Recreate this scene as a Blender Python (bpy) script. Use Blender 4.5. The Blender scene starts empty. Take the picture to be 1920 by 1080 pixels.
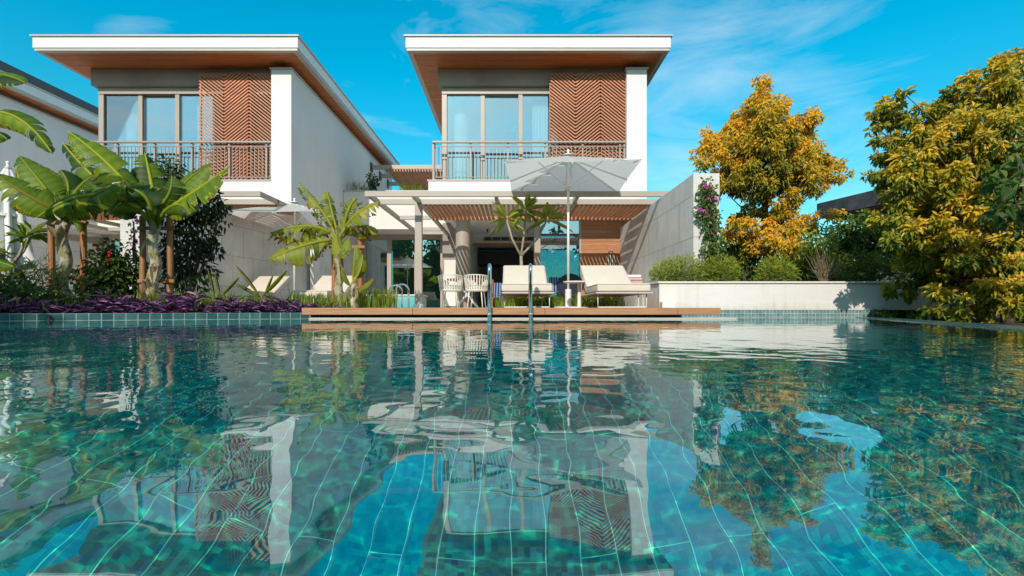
import bpy, bmesh, math, random
import numpy as np
from mathutils import Vector, Matrix
random.seed(7); R = np.random.RandomState(11)
SC = bpy.context.scene; COL = SC.collection
F = 900.0; E = 0.143                      # focal length in photo pixels, eye (and terrace) height over the water
def P(px, py, d): return Vector(((px-960)/F*d, d, E+(577-py)/F*d))
# ------------------------------------------------------------------ camera, sky, sun, exposure
cam = bpy.data.objects.new('camera', bpy.data.cameras.new('camera')); COL.objects.link(cam); SC.camera = cam
cam.location = (0, 0, E); cam.rotation_euler = (math.pi/2, 0, 0)
cam.data.sensor_width = 36; cam.data.lens = 36*F/1920; cam.data.shift_y = 37/1920
cam.data.clip_start = .02; cam.data.clip_end = 2000
SUN = Vector((.23, 1, -.58))               # direction the sunlight travels
W = bpy.data.worlds.new("World"); SC.world = W; W.use_nodes = True
nt = W.node_tree; L = nt.links.new
def nd(t, k, **kw):
    n = t.nodes.new(k)
    for a, b in kw.items():
        if hasattr(n, a) and not a in n.inputs: setattr(n, a, b)
        else: n.inputs[a].default_value = b
    return n
bg = nt.nodes['Background']
sky = nd(nt, 'ShaderNodeTexSky'); sky.sky_type = 'NISHITA'; sky.sun_disc = False
sky.sun_elevation = math.atan(.58/math.hypot(SUN.x, 1)); sky.sun_rotation = math.atan2(-SUN.x, -SUN.y)
sky.air_density = 1.0; sky.dust_density = .3; sky.ozone_density = 1.6
hs = nd(nt, 'ShaderNodeHueSaturation'); hs.inputs['Saturation'].default_value = 1.55; hs.inputs['Hue'].default_value = .472; hs.inputs['Value'].default_value = 1.0
L(sky.outputs[0], hs.inputs['Color'])
tint = nd(nt, 'ShaderNodeMix', data_type='RGBA', blend_type='MULTIPLY'); tint.inputs[0].default_value = 1
tint.inputs[7].default_value = (.66, 1.17, 1.10, 1); L(hs.outputs[0], tint.inputs[6])
tc = nd(nt, 'ShaderNodeTexCoord')
hz_ = nd(nt, 'ShaderNodeMapRange'); hz_.inputs[1].default_value = .12; hz_.inputs[2].default_value = .42; hz_.inputs[3].default_value = .72; hz_.inputs[4].default_value = 1.0   # the low sky is a little deeper
tm = nd(nt, 'ShaderNodeMix', data_type='RGBA', blend_type='MULTIPLY'); tm.inputs[0].default_value = 1; L(tint.outputs[2], tm.inputs[6]); L(hz_.outputs[0], tm.inputs[7])
mp = nd(nt, 'ShaderNodeMapping'); mp.inputs['Rotation'].default_value = (0, math.radians(-38), 0); mp.inputs['Scale'].default_value = (1.6, 2.0, 6.5)
L(tc.outputs['Generated'], mp.inputs[0])
n1 = nd(nt, 'ShaderNodeTexNoise'); n1.inputs['Scale'].default_value = 1.6; n1.inputs['Detail'].default_value = 9; n1.inputs['Roughness'].default_value = .62; n1.inputs['Distortion'].default_value = .9
L(mp.outputs[0], n1.inputs['Vector'])
n2 = nd(nt, 'ShaderNodeTexNoise'); n2.inputs['Scale'].default_value = 2.3; n2.inputs['Detail'].default_value = 3
L(tc.outputs['Generated'], n2.inputs['Vector'])
mul = nd(nt, 'ShaderNodeMath', operation='MULTIPLY'); L(n1.outputs[0], mul.inputs[0]); L(n2.outputs[0], mul.inputs[1])
# more cirrus to the right of the view; white cloud behind the camera is added for neutral ambient light
sx = nd(nt, 'ShaderNodeSeparateXYZ'); L(tc.outputs['Generated'], sx.inputs[0]); L(sx.outputs[2], hz_.inputs[0])
gx = nd(nt, 'ShaderNodeMapRange'); gx.inputs[1].default_value = -.25; gx.inputs[2].default_value = .25; gx.inputs[3].default_value = -.07; gx.inputs[4].default_value = .06; L(sx.outputs[0], gx.inputs[0])
gy = nd(nt, 'ShaderNodeMapRange'); gy.inputs[1].default_value = .3; gy.inputs[2].default_value = -.5; gy.inputs[3].default_value = 0; gy.inputs[4].default_value = .24; L(sx.outputs[1], gy.inputs[0])
a1 = nd(nt, 'ShaderNodeMath', operation='ADD'); L(mul.outputs[0], a1.inputs[0]); L(gx.outputs[0], a1.inputs[1])
a2 = nd(nt, 'ShaderNodeMath', operation='ADD'); L(a1.outputs[0], a2.inputs[0]); L(gy.outputs[0], a2.inputs[1])
cr = nd(nt, 'ShaderNodeMapRange'); cr.inputs[1].default_value = .245; cr.inputs[2].default_value = .60; cr.inputs[3].default_value = 0; cr.inputs[4].default_value = .62; L(a2.outputs[0], cr.inputs[0])
cm = nd(nt, 'ShaderNodeMix', data_type='RGBA'); L(cr.outputs[0], cm.inputs[0]); L(tm.outputs[2], cm.inputs[6]); cm.inputs[7].default_value = (5.7, 5.9, 5.9, 1)
L(cm.outputs[2], bg.inputs[0]); bg.inputs[1].default_value = .15
sl = bpy.data.lights.new('sun', 'SUN'); sl.energy = 3.1; sl.angle = math.radians(.5); sl.color = (1, .93, .83)
so = bpy.data.objects.new('sun', sl); COL.objects.link(so); so.rotation_euler = SUN.to_track_quat('-Z', 'Y').to_euler(); so.location = (-3, -20, 15)
sl.cycles.is_caustics_light = True
SC.view_settings.view_transform = 'Standard'; SC.view_settings.look = 'None'; SC.view_settings.exposure = .3; SC.view_settings.gamma = 1
SC.cycles.use_denoising = True; SC.cycles.max_bounces = 14; SC.cycles.transparent_max_bounces = 16
SC.cycles.transmission_bounces = 8; SC.cycles.glossy_bounces = 5; SC.cycles.diffuse_bounces = 8
SC.cycles.sample_clamp_indirect = 6; SC.cycles.caustics_reflective = False; SC.cycles.caustics_refractive = True; SC.cycles.blur_glossy = .3

# ------------------------------------------------------------------ materials
MATS = {}
def mnew(name):
    m = bpy.data.materials.new(name); m.use_nodes = True; MATS[name] = m
    return m, m.node_tree, m.node_tree.nodes['Principled BSDF']
def rgb(c): return (c[0], c[1], c[2], 1)
def mixc(t, fac, a, b, mode='MIX'):
    n = t.nodes.new('ShaderNodeMix'); n.data_type = 'RGBA'; n.blend_type = mode
    for s, v in ((0, fac), (6, a), (7, b)):
        if hasattr(v, 'is_output'): t.links.new(v, n.inputs[s])
        else: n.inputs[s].default_value = v if s == 0 else rgb(v)
    return n.outputs[2]
def noise(t, scale, vec=None, detail=4, rough=.55, sc=None):
    n = t.nodes.new('ShaderNodeTexNoise'); n.inputs['Scale'].default_value = scale; n.inputs['Detail'].default_value = detail; n.inputs['Roughness'].default_value = rough
    if vec is None: vec = coord(t)
    if sc:
        m = t.nodes.new('ShaderNodeMapping'); m.inputs['Scale'].default_value = sc; t.links.new(vec, m.inputs[0]); vec = m.outputs[0]
    t.links.new(vec, n.inputs['Vector']); return n.outputs[0]
def coord(t): return t.nodes.new('ShaderNodeTexCoord').outputs['Object']
def ramp(t, v, lo, hi, a=0, b=1):
    n = t.nodes.new('ShaderNodeMapRange'); t.links.new(v, n.inputs[0])
    for i, x in enumerate((lo, hi, a, b)): n.inputs[i+1].default_value = x
    return n.outputs[0]
def bump(t, b, h, dist=.01, s=.5):
    n = t.nodes.new('ShaderNodeBump'); n.inputs['Distance'].default_value = dist; n.inputs['Strength'].default_value = s
    t.links.new(h, n.inputs['Height']); t.links.new(n.outputs[0], b.inputs['Normal'])
def uvw(t, axes):                         # pick two object axes as texture u, v
    s = t.nodes.new('ShaderNodeSeparateXYZ'); t.links.new(coord(t), s.inputs[0]); c = t.nodes.new('ShaderNodeCombineXYZ')
    for i, a in enumerate(axes): t.links.new(s.outputs['XYZ'.index(a)], c.inputs[i])
    return c.outputs[0]
def brick(t, vec, w, h, mortar, c1, c2, cm, offset=.5):
    n = t.nodes.new('ShaderNodeTexBrick'); t.links.new(vec, n.inputs['Vector']); n.offset = offset
    for k, v in (('Scale', 1), ('Brick Width', w), ('Row Height', h), ('Mortar Size', mortar), ('Mortar Smooth', .15), ('Bias', 0)): n.inputs[k].default_value = v
    for k, v in (('Color1', c1), ('Color2', c2), ('Mortar', cm)): n.inputs[k].default_value = rgb(v)
    return n
def plain(name, c, rough=.6, metal=0, amt=.12, nscale=3, bsc=0, bd=.004, spec=.5):
    m, t, b = mnew(name)
    v = noise(t, nscale, detail=6)
    t.links.new(mixc(t, ramp(t, v, .3, .7), [x*(1-amt) for x in c], [min(1, x*(1+amt)) for x in c]), b.inputs['Base Color'])
    b.inputs['Roughness'].default_value = rough; b.inputs['Metallic'].default_value = metal; b.inputs['Specular IOR Level'].default_value = spec
    if bsc: bump(t, b, noise(t, bsc, detail=5), bd)
    return m
m, t, b = mnew('white_render')             # painted render with faint rain streaks
v = noise(t, 1.1, detail=6); v2 = noise(t, 3.2, detail=5, sc=(3.5, 3.5, .12)); c = mixc(t, ramp(t, v, .3, .7), (.72, .71, .70), (.78, .77, .76))
c = mixc(t, ramp(t, v2, .52, .75, 0, .30), c, (.58, .56, .53)); t.links.new(c, b.inputs['Base Color']); b.inputs['Roughness'].default_value = .75; bump(t, b, noise(t, 60, detail=5), .002)
plain('cream_render', (.74, .69, .63), .8, amt=.05, nscale=1.5, bsc=25, bd=.004)
plain('trim_metal', (.50, .46, .41), .45, amt=.05)
plain('taupe_metal', (.40, .335, .275), .42, amt=.06, nscale=2)
plain('rail_metal', (.34, .28, .24), .4, amt=.06)
plain('dark_metal', (.075, .065, .062), .5)
plain('grey_plaster', (.33, .28, .235), .85, amt=.14, nscale=1.6, bsc=18)
plain('ceiling_white', (.86, .84, .81), .8, amt=.02)
plain('pale_metal', (.74, .68, .60), .35, amt=.03)
plain('white_metal', (.78, .76, .73), .35, amt=.02)
plain('cushion', (.68, .585, .475), .9, amt=.03, nscale=6, bsc=220, bd=.0012)
plain('rope', (.70, .66, .58), .8, amt=.06, nscale=20)
plain('navy_fabric', (.018, .022, .04), .85)
plain('chrome', (.75, .78, .8), .08, metal=1, amt=.02)
plain('dark_interior', (.075, .06, .05), .5)
plain('cabinet_dark', (.05, .042, .036), .35)
plain('stone_grey', (.45, .43, .40), .6, amt=.2, nscale=6)
plain('curtain', (.78, .80, .78), .9, amt=.03)
plain('white_cloth', (.80, .78, .76), .95, amt=.03, bsc=180, bd=.001)
plain('room_wall', (.70, .68, .65), .85)
plain('paving', (.82, .77, .70), .8, amt=.08, nscale=4, bsc=30)
plain('soil', (.045, .032, .022), .95, amt=.4, nscale=14, bsc=40, bd=.02)
plain('bark', (.13, .095, .065), .9, amt=.4, nscale=18, bsc=40, bd=.01)
plain('pale_bark', (.34, .29, .22), .8, amt=.25, nscale=14, bsc=40, bd=.006)
plain('weathered_roof', (.055, .047, .052), .6, amt=.5, nscale=3, bsc=12)
plain('pink_towel', (.66, .40, .38), .95, amt=.1, bsc=120)
plain('teal_tub', (.10, .38, .38), .35, amt=.1)
plain('flower_magenta', (.42, .03, .26), .6, amt=.2)
plain('flower_red', (.60, .02, .025), .5, amt=.2)
plain('black_rubber', (.015, .015, .016), .5)
def wood(name, c, axis='X', board=.09, groove=.006, rough=.55, dark=.45, boardaxis='Y'):
    m, t, b = mnew(name)
    sc = [14, 14, 14]; sc['XYZ'.index(axis)] = .9
    g = noise(t, 3, detail=6, sc=sc); g2 = noise(t, 1.3, detail=3, sc=[s*.25 for s in sc])
    c1 = mixc(t, ramp(t, g, .3, .7), [x*.62 for x in c], [x*1.25 for x in c])
    c2 = mixc(t, ramp(t, g2, .35, .65, 0, .8), c1, [x*.72 for x in c])
    if board:
        br = brick(t, uvw(t, axis+boardaxis), 1.7, board, groove, (1, 1, 1), (.8, .78, .75), (dark, dark*.9, dark*.85))
        c2 = mixc(t, 1.0, c2, br.outputs[0], 'MULTIPLY')
        bump(t, b, br.outputs['Fac'], -.004)
    t.links.new(c2, b.inputs['Base Color']); b.inputs['Roughness'].default_value = rough
    return m
wood('soffit_wood', (.70, .235, .07), 'X', .075, .005)
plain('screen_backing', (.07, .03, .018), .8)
wood('lattice_wood', (.62, .255, .125), 'X', 0)
wood('deck_wood', (.50, .235, .105), 'X', 0)
wood('wall_wood', (.56, .24, .10), 'X', .11, .004, boardaxis='Z')
wood('pergola_wood', (.56, .25, .12), 'Y', 0)
wood('stake_wood', (.40, .17, .06), 'Z', 0)
wood('table_wood', (.35, .15, .07), 'X', 0)
m, t, b = mnew('concrete')                # board-marked, pitted, with panel joints
v = noise(t, 2.2, detail=8); pit = noise(t, 34, detail=3, sc=(1, .5, 1.6)); st = noise(t, 5, detail=4, sc=(6, 6, .25))
c = mixc(t, ramp(t, v, .3, .7), (.58, .555, .52), (.74, .715, .67)); c = mixc(t, ramp(t, st, .45, .75, 0, .35), c, (.40, .385, .36))
c = mixc(t, ramp(t, pit, .64, .72, 0, .75), c, (.22, .20, .18))
br = brick(t, uvw(t, 'YZ'), .62, .66, .005, (1, 1, 1), (.93, .93, .94), (.45, .43, .41)); c = mixc(t, 1, c, br.outputs[0], 'MULTIPLY')
t.links.new(c, b.inputs['Base Color']); b.inputs['Roughness'].default_value = .88
bump(t, b, pit, .006, .5)
def tile(name, axes, w, h, mortar, c1, c2, cm, rough=.22, offset=0.0, mott=None):
    m, t, b = mnew(name)
    br = brick(t, uvw(t, axes), w, h, mortar, c1, c2, cm, offset); c = br.outputs[0]
    v = noise(t, 9, detail=5)
    c = mixc(t, ramp(t, v, .3, .7, 0, .55), c, [x*.45 for x in c1]) if not mott else c
    if mott:
        sp = t.nodes.new('ShaderNodeVectorMath'); sp.operation = 'SNAP'; sp.inputs[1].default_value = (.019, .019, 5); t.links.new(coord(t), sp.inputs[0])
        vo = t.nodes.new('ShaderNodeTexWhiteNoise'); t.links.new(sp.outputs[0], vo.inputs['Vector'])     # small square mosaic inside the long tiles
        v2 = noise(t, 5, detail=7, rough=.7)
        s = t.nodes.new('ShaderNodeSeparateColor'); t.links.new(vo.outputs['Color'], s.inputs[0])
        cc = mixc(t, ramp(t, s.outputs[0], 0, 1), mott[0], mott[1]); cc = mixc(t, ramp(t, v2, .35, .7), cc, mott[2])
        c = mixc(t, br.outputs['Fac'], cc, cm)
    t.links.new(c, b.inputs['Base Color']); b.inputs['Roughness'].default_value = rough; b.inputs['Specular IOR Level'].default_value = .04 if mott else .5   # under water the gloss is gone
    bump(t, b, br.outputs['Fac'], -.003)
    return m
TE1, TE2 = (.028, .10, .105), (.065, .165, .165)
m, t, b = mnew('planter_render')
v = noise(t, 1.5, detail=7); v2 = noise(t, 4, detail=6, sc=(3, 3, .25)); c = mixc(t, ramp(t, v, .3, .7), (.70, .655, .60), (.78, .735, .68))
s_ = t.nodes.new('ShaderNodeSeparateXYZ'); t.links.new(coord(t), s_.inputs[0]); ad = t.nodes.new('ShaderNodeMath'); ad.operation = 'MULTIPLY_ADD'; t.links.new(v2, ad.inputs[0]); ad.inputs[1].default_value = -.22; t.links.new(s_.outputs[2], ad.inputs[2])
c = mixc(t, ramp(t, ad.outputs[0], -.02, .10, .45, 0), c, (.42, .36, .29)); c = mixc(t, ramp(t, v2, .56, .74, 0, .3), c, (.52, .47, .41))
t.links.new(c, b.inputs['Base Color']); b.inputs['Roughness'].default_value = .85; bump(t, b, noise(t, 9, detail=8, sc=(1, 1, 2)), .008, .6)
tile('curb_tile', 'XZ', .115, .085, .004, TE1, TE2, (.42, .45, .43))
tile('curb_top_tile', 'XY', .115, .30, .004, TE1, TE2, (.42, .45, .43))
tile('mosaic_tile', 'XZ', .052, .052, .005, (.10, .24, .25), (.20, .36, .36), (.5, .5, .47))
tile('pool_tile', 'YX', .95, .106, .0016, (.01, .2, .2), (.01, .2, .2), (.70, .95, .90), rough=.4, offset=.5, mott=((.001, .12, .125), (.008, .50, .52), (.002, .17, .19)))
tile('pool_wall_tile', 'XZ', .115, .115, .004, (.02, .16, .16), (.03, .22, .21), (.3, .42, .4), rough=.3)
def leafmat(name, c0, c1, c2, rough=.45, trans=.25, spec=.35):
    m, t, b = mnew(name)
    at = t.nodes.new('ShaderNodeAttribute'); at.attribute_name = 'tone'
    g = t.nodes.new('ShaderNodeNewGeometry')
    ad = t.nodes.new('ShaderNodeMath'); ad.operation = 'ADD'; brown = name.startswith('banana'); t.links.new(at.outputs['Fac'], ad.inputs[0])
    t.links.new(ramp(t, g.outputs['Random Per Island'], 0, 1, -.18, .18), ad.inputs[1])
    r = t.nodes.new('ShaderNodeValToRGB'); e = r.color_ramp.elements
    e[0].position = .1; e[0].color = rgb(c0); e[1].position = .9; e[1].color = rgb(c2); x = e.new(.5); x.color = rgb(c1)
    if brown: x = e.new(1.0); x.color = rgb((.16, .075, .02))
    t.links.new(ad.outputs[0], r.inputs[0]); t.links.new(r.outputs[0], b.inputs['Base Color'])
    b.inputs['Roughness'].default_value = rough; b.inputs['Specular IOR Level'].default_value = spec
    tr = t.nodes.new('ShaderNodeBsdfTranslucent'); t.links.new(mixc(t, 1, r.outputs[0], (1.3, 1.35, .6), 'MULTIPLY'), tr.inputs[0])
    mx = t.nodes.new('ShaderNodeMixShader'); mx.inputs[0].default_value = trans
    t.links.new(b.outputs[0], mx.inputs[1]); t.links.new(tr.outputs[0], mx.inputs[2])
    t.links.new(mx.outputs[0], t.nodes['Material Output'].inputs[0])
    return m
leafmat('leaf_yellow', (.11, .15, .016), (.48, .36, .024), (.82, .46, .032), trans=.3)
leafmat('leaf_olive', (.085, .135, .014), (.33, .31, .024), (.74, .47, .035), trans=.3)
leafmat('leaf_dark', (.010, .026, .007), (.022, .055, .012), (.05, .10, .018), rough=.35, trans=.15)
leafmat('leaf_mid', (.03, .07, .012), (.075, .14, .02), (.18, .24, .03))
leafmat('leaf_needle', (.09, .14, .015), (.22, .28, .025), (.40, .40, .04), rough=.7)
leafmat('leaf_lime', (.09, .15, .015), (.19, .26, .025), (.32, .36, .05))
leafmat('leaf_purple', (.022, .008, .028), (.10, .035, .11), (.44, .17, .38), trans=.12)
leafmat('leaf_grass', (.08, .10, .015), (.20, .23, .03), (.34, .34, .07))
leafmat('leaf_dry', (.18, .12, .06), (.32, .24, .14), (.45, .36, .24))
leafmat('leaf_vine', (.03, .06, .010), (.09, .15, .02), (.20, .26, .04))
leafmat('banana_green', (.025, .065, .008), (.15, .235, .012), (.46, .48, .03), rough=.5, trans=.38, spec=.3)
leafmat('banana_lime', (.10, .15, .014), (.27, .30, .024), (.48, .42, .06), rough=.5, trans=.38, spec=.3)
m, t, b = mnew('banana_trunk')
v = noise(t, 7, detail=6, sc=(2.2, 2.2, .6)); v2 = noise(t, 16, detail=5)
c = mixc(t, ramp(t, v, .42, .60), (.46, .41, .32), (.24, .22, .06)); c = mixc(t, ramp(t, v2, .52, .66, 0, .85), c, (.10, .06, .03))
t.links.new(c, b.inputs['Base Color']); b.inputs['Roughness'].default_value = .7; bump(t, b, v2, .02, .8)
m, t, b = mnew('umbrella_fabric')
tr = t.nodes.new('ShaderNodeBsdfTranslucent'); tr.inputs[0].default_value = (.88, .84, .78, 1); mx = t.nodes.new('ShaderNodeMixShader'); mx.inputs[0].default_value = .60
b.inputs['Base Color'].default_value = (.85, .82, .78, 1); b.inputs['Roughness'].default_value = .9; bump(t, b, noise(t, 250), .0008)
t.links.new(b.outputs[0], mx.inputs[1]); t.links.new(tr.outputs[0], mx.inputs[2]); t.links.new(mx.outputs[0], t.nodes['Material Output'].inputs[0])
def glassmat(name, refl, tcol):
    m, t, b = mnew(name)
    t.nodes.remove(b)
    tp = t.nodes.new('ShaderNodeBsdfTransparent'); tp.inputs[0].default_value = rgb(tcol)
    gl = t.nodes.new('ShaderNodeBsdfGlossy'); gl.inputs['Roughness'].default_value = 0; gl.inputs[0].default_value = (.92, .97, 1, 1)
    lw = t.nodes.new('ShaderNodeFresnel'); lw.inputs[0].default_value = 1.5
    bn = t.nodes.new('ShaderNodeBump'); bn.inputs['Distance'].default_value = .002; bn.inputs['Strength'].default_value = .25; t.links.new(noise(t, 1.6, detail=1), bn.inputs['Height']); t.links.new(bn.outputs[0], gl.inputs['Normal'])
    mx = t.nodes.new('ShaderNodeMixShader'); t.links.new(ramp(t, lw.outputs[0], 0, 1, refl, 1), mx.inputs[0])
    t.links.new(tp.outputs[0], mx.inputs[1]); t.links.new(gl.outputs[0], mx.inputs[2]); t.links.new(mx.outputs[0], t.nodes['Material Output'].inputs[0])
glassmat('window_glass', .30, (.80, .93, .94)); glassmat('door_glass', .30, (.62, .76, .74)); glassmat('teal_glass', .36, (.40, .66, .70))
m, t, b = mnew('pool_water'); t.nodes.remove(b)
acc = None
for colr, ior in (((.34, 1, .72), 1.333), ((.32, 0, 0), 1.3215), ((0, 0, .28), 1.3455)):
    g = t.nodes.new('ShaderNodeBsdfGlass'); g.inputs['IOR'].default_value = ior; g.inputs['Roughness'].default_value = 0; g.inputs['Color'].default_value = rgb(colr)
    if acc is None: acc = g.outputs[0]
    else:
        a = t.nodes.new('ShaderNodeAddShader'); t.links.new(acc, a.inputs[0]); t.links.new(g.outputs[0], a.inputs[1]); acc = a.outputs[0]
gl = t.nodes.new('ShaderNodeBsdfGlossy'); gl.inputs['Roughness'].default_value = 0
f1 = t.nodes.new('ShaderNodeFresnel'); f1.inputs[0].default_value = 1.333; f2 = t.nodes.new('ShaderNodeFresnel'); f2.inputs[0].default_value = 2.35
sb = t.nodes.new('ShaderNodeMath'); sb.operation = 'SUBTRACT'; sb.use_clamp = True; t.links.new(f2.outputs[0], sb.inputs[0]); t.links.new(f1.outputs[0], sb.inputs[1])
rd = t.nodes.new('ShaderNodeMath'); rd.operation = 'MULTIPLY_ADD'; t.links.new(f1.outputs[0], rd.inputs[0]); rd.inputs[1].default_value = .34; t.links.new(sb.outputs[0], rd.inputs[2])   # keeps the mirror neutral while the water takes out some red
cc = t.nodes.new('ShaderNodeCombineColor'); t.links.new(rd.outputs[0], cc.inputs[0]); t.links.new(sb.outputs[0], cc.inputs[1]); t.links.new(sb.outputs[0], cc.inputs[2]); t.links.new(cc.outputs[0], gl.inputs['Color'])
a = t.nodes.new('ShaderNodeAddShader'); t.links.new(acc, a.inputs[0]); t.links.new(gl.outputs[0], a.inputs[1])
t.links.new(a.outputs[0], t.nodes['Material Output'].inputs[0])

# ------------------------------------------------------------------ mesh helpers
def setp(o, label=None, cat=None, group=None, kind=None):
    for k, v in (('label', label), ('category', cat), ('group', group), ('kind', kind)):
        if v: o[k] = v
    return o
def thing(name, label, cat, loc, group=None):
    o = bpy.data.objects.new(name, None); COL.objects.link(o); o.location = loc; o.empty_display_size = .2
    return setp(o, label, cat, group)
class MB:
    def __init__(s): s.v = []; s.f = []; s.tone = []
    def add(s, vs, fs, tone=.5):
        n = len(s.v); s.v += [tuple(v) for v in vs]; s.f += [tuple(i+n for i in f) for f in fs]
        s.tone += list(tone) if hasattr(tone, '__len__') else [tone]*len(vs)
        return s
    def box(s, x0, x1, y0, y1, z0, z1):
        return s.add([(x, y, z) for x in (x0, x1) for y in (y0, y1) for z in (z0, z1)],
                     [(0, 1, 3, 2), (4, 6, 7, 5), (0, 4, 5, 1), (2, 3, 7, 6), (0, 2, 6, 4), (1, 5, 7, 3)])
    def bar(s, p, q, w, h, up=(0, 0, 1)):
        p, q = Vector(p), Vector(q); d = (q-p).normalized(); a = d.cross(Vector(up)).normalized()*(w/2); b = a.cross(d).normalized()*(h/2)
        return s.add([p-a-b, p+a-b, p+a+b, p-a+b, q-a-b, q+a-b, q+a+b, q-a+b], [(0, 3, 2, 1), (4, 5, 6, 7), (0, 1, 5, 4), (1, 2, 6, 5), (2, 3, 7, 6), (3, 0, 4, 7)])
    def tube(s, pts, r, n=8, cap=True, tone=.5):
        pts = [Vector(p) for p in pts]; m = len(pts); rr = list(r) if hasattr(r, '__len__') else [r]*m
        vs = []; prev = None
        for i, p in enumerate(pts):
            d = (pts[min(i+1, m-1)]-pts[max(i-1, 0)]).normalized()
            if prev is None: a = d.cross(Vector((0, 0, 1)) if abs(d.z) < .9 else Vector((1, 0, 0))).normalized()
            else: a = (prev-d*prev.dot(d)).normalized()
            prev = a; b = d.cross(a)
            vs += [p+(a*math.cos(6.28319*k/n)+b*math.sin(6.28319*k/n))*rr[i] for k in range(n)]
        fs = [(i*n+k, i*n+(k+1) % n, (i+1)*n+(k+1) % n, (i+1)*n+k) for i in range(m-1) for k in range(n)]
        if cap: fs += [tuple(range(n))[::-1], tuple((m-1)*n+k for k in range(n))]
        return s.add(vs, fs, tone)
    def lathe(s, c, prof, n=24):
        c = Vector(c); vs = [c+Vector((r*math.cos(6.28319*k/n), r*math.sin(6.28319*k/n), z)) for r, z in prof for k in range(n)]
        m = len(prof); fs = [(i*n+k, i*n+(k+1) % n, (i+1)*n+(k+1) % n, (i+1)*n+k) for i in range(m-1) for k in range(n)]
        return s.add(vs, fs+[tuple(range(n))[::-1], tuple((m-1)*n+k for k in range(n))])
    def prism(s, poly, z0, z1):
        n = len(poly); return s.add([(x, y, z0) for x, y in poly]+[(x, y, z1) for x, y in poly],
                                    [tuple(range(n))[::-1], tuple(range(n, 2*n))]+[(i, (i+1) % n, n+(i+1) % n, n+i) for i in range(n)])
    def build(s, name, mat, parent=None, smooth=False, bevel=0, seg=2, loc=None, rot=0):
        me = bpy.data.meshes.new(name); off = Vector((0, 0, 0))
        if parent is not None:
            q = parent
            while q is not None: off += q.location; q = q.parent
        elif loc is not None: off = Vector(loc)
        elif s.v:
            a = np.array(s.v); off = Vector(((a[:, 0].min()+a[:, 0].max())/2, (a[:, 1].min()+a[:, 1].max())/2, a[:, 2].min()))
        if rot: off = Vector((0, 0, 0))
        me.from_pydata([(v[0]-off.x, v[1]-off.y, v[2]-off.z) for v in s.v], [], s.f)
        at = me.attributes.new('tone', 'FLOAT', 'POINT'); at.data.foreach_set('value', np.array(s.tone, dtype=np.float32))
        me.materials.append(MATS[mat])
        if smooth: me.shade_smooth()
        o = bpy.data.objects.new(name, me); COL.objects.link(o)
        if parent is not None: o.parent = parent
        elif rot: o.location = loc; o.rotation_euler.z = rot
        else: o.location = off
        if bevel:
            bv = o.modifiers.new('bevel', 'BEVEL'); bv.width = bevel; bv.segments = seg; bv.limit_method = 'ANGLE'; bv.angle_limit = math.radians(40)
            if seg > 2: me.shade_smooth()
        return o
def unit(a): return a/np.maximum(np.linalg.norm(a, axis=-1, keepdims=True), 1e-9)
def leaves(mb, C, D, Lg, Wd, tone, fold=.25, nrm=None):
    """many folded leaf blades: bases C, directions D"""
    n = len(C)
    if n == 0: return mb
    D = unit(D); up = R.normal(size=(n, 3)) if nrm is None else nrm
    S = unit(np.cross(D, up)); Nn = np.cross(S, D); Nn = Nn*np.where(Nn[:, 2:3] < 0, -1, 1)
    Lg = (Lg*R.uniform(.7, 1.25, n))[:, None]; Wd = (Wd*R.uniform(.75, 1.2, n))[:, None]
    v = np.stack([C, C+D*Lg*.35+S*Wd*.5+Nn*Wd*fold, C+D*Lg*.72+S*Wd*.36+Nn*Wd*fold*.5-np.array([0, 0, 1])*Lg*.05,
                  C+D*Lg-np.array([0, 0, 1])*Lg*.16, C+D*Lg*.72-S*Wd*.36+Nn*Wd*fold*.5-np.array([0, 0, 1])*Lg*.05, C+D*Lg*.35-S*Wd*.5+Nn*Wd*fold], 1).reshape(-1, 3)
    b = len(mb.v); mb.v += list(map(tuple, v))
    for i in range(n): k = b+6*i; mb.f += [(k, k+1, k+2, k+3), (k, k+3, k+4, k+5)]
    mb.tone += list(np.repeat(np.broadcast_to(tone, n), 6)); return mb
def ball(n, shell=.55):
    d = unit(R.normal(size=(n, 3))); return d*(R.uniform(shell**3, 1, n)**(1/3))[:, None]
def clump(mb, c, r, n, Lg, Wd, tone, tj=.2, droop=.6, sq=(1, 1, 1), spread=.5):
    p = ball(n, .35); d = unit(p); q = np.array(c)+p*r*np.array(sq)
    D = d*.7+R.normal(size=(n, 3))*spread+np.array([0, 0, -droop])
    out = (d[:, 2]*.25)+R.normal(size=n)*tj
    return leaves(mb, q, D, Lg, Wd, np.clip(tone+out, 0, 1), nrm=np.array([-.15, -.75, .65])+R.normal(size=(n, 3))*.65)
def bez(p0, p1, p2, n): return [p0*(1-t)**2+p1*2*t*(1-t)+p2*t*t for t in np.linspace(0, 1, n)]
def bez_through(p0, pm, p2, n): return bez(p0, pm*2-(p0+p2)*.5, p2, n)

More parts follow.
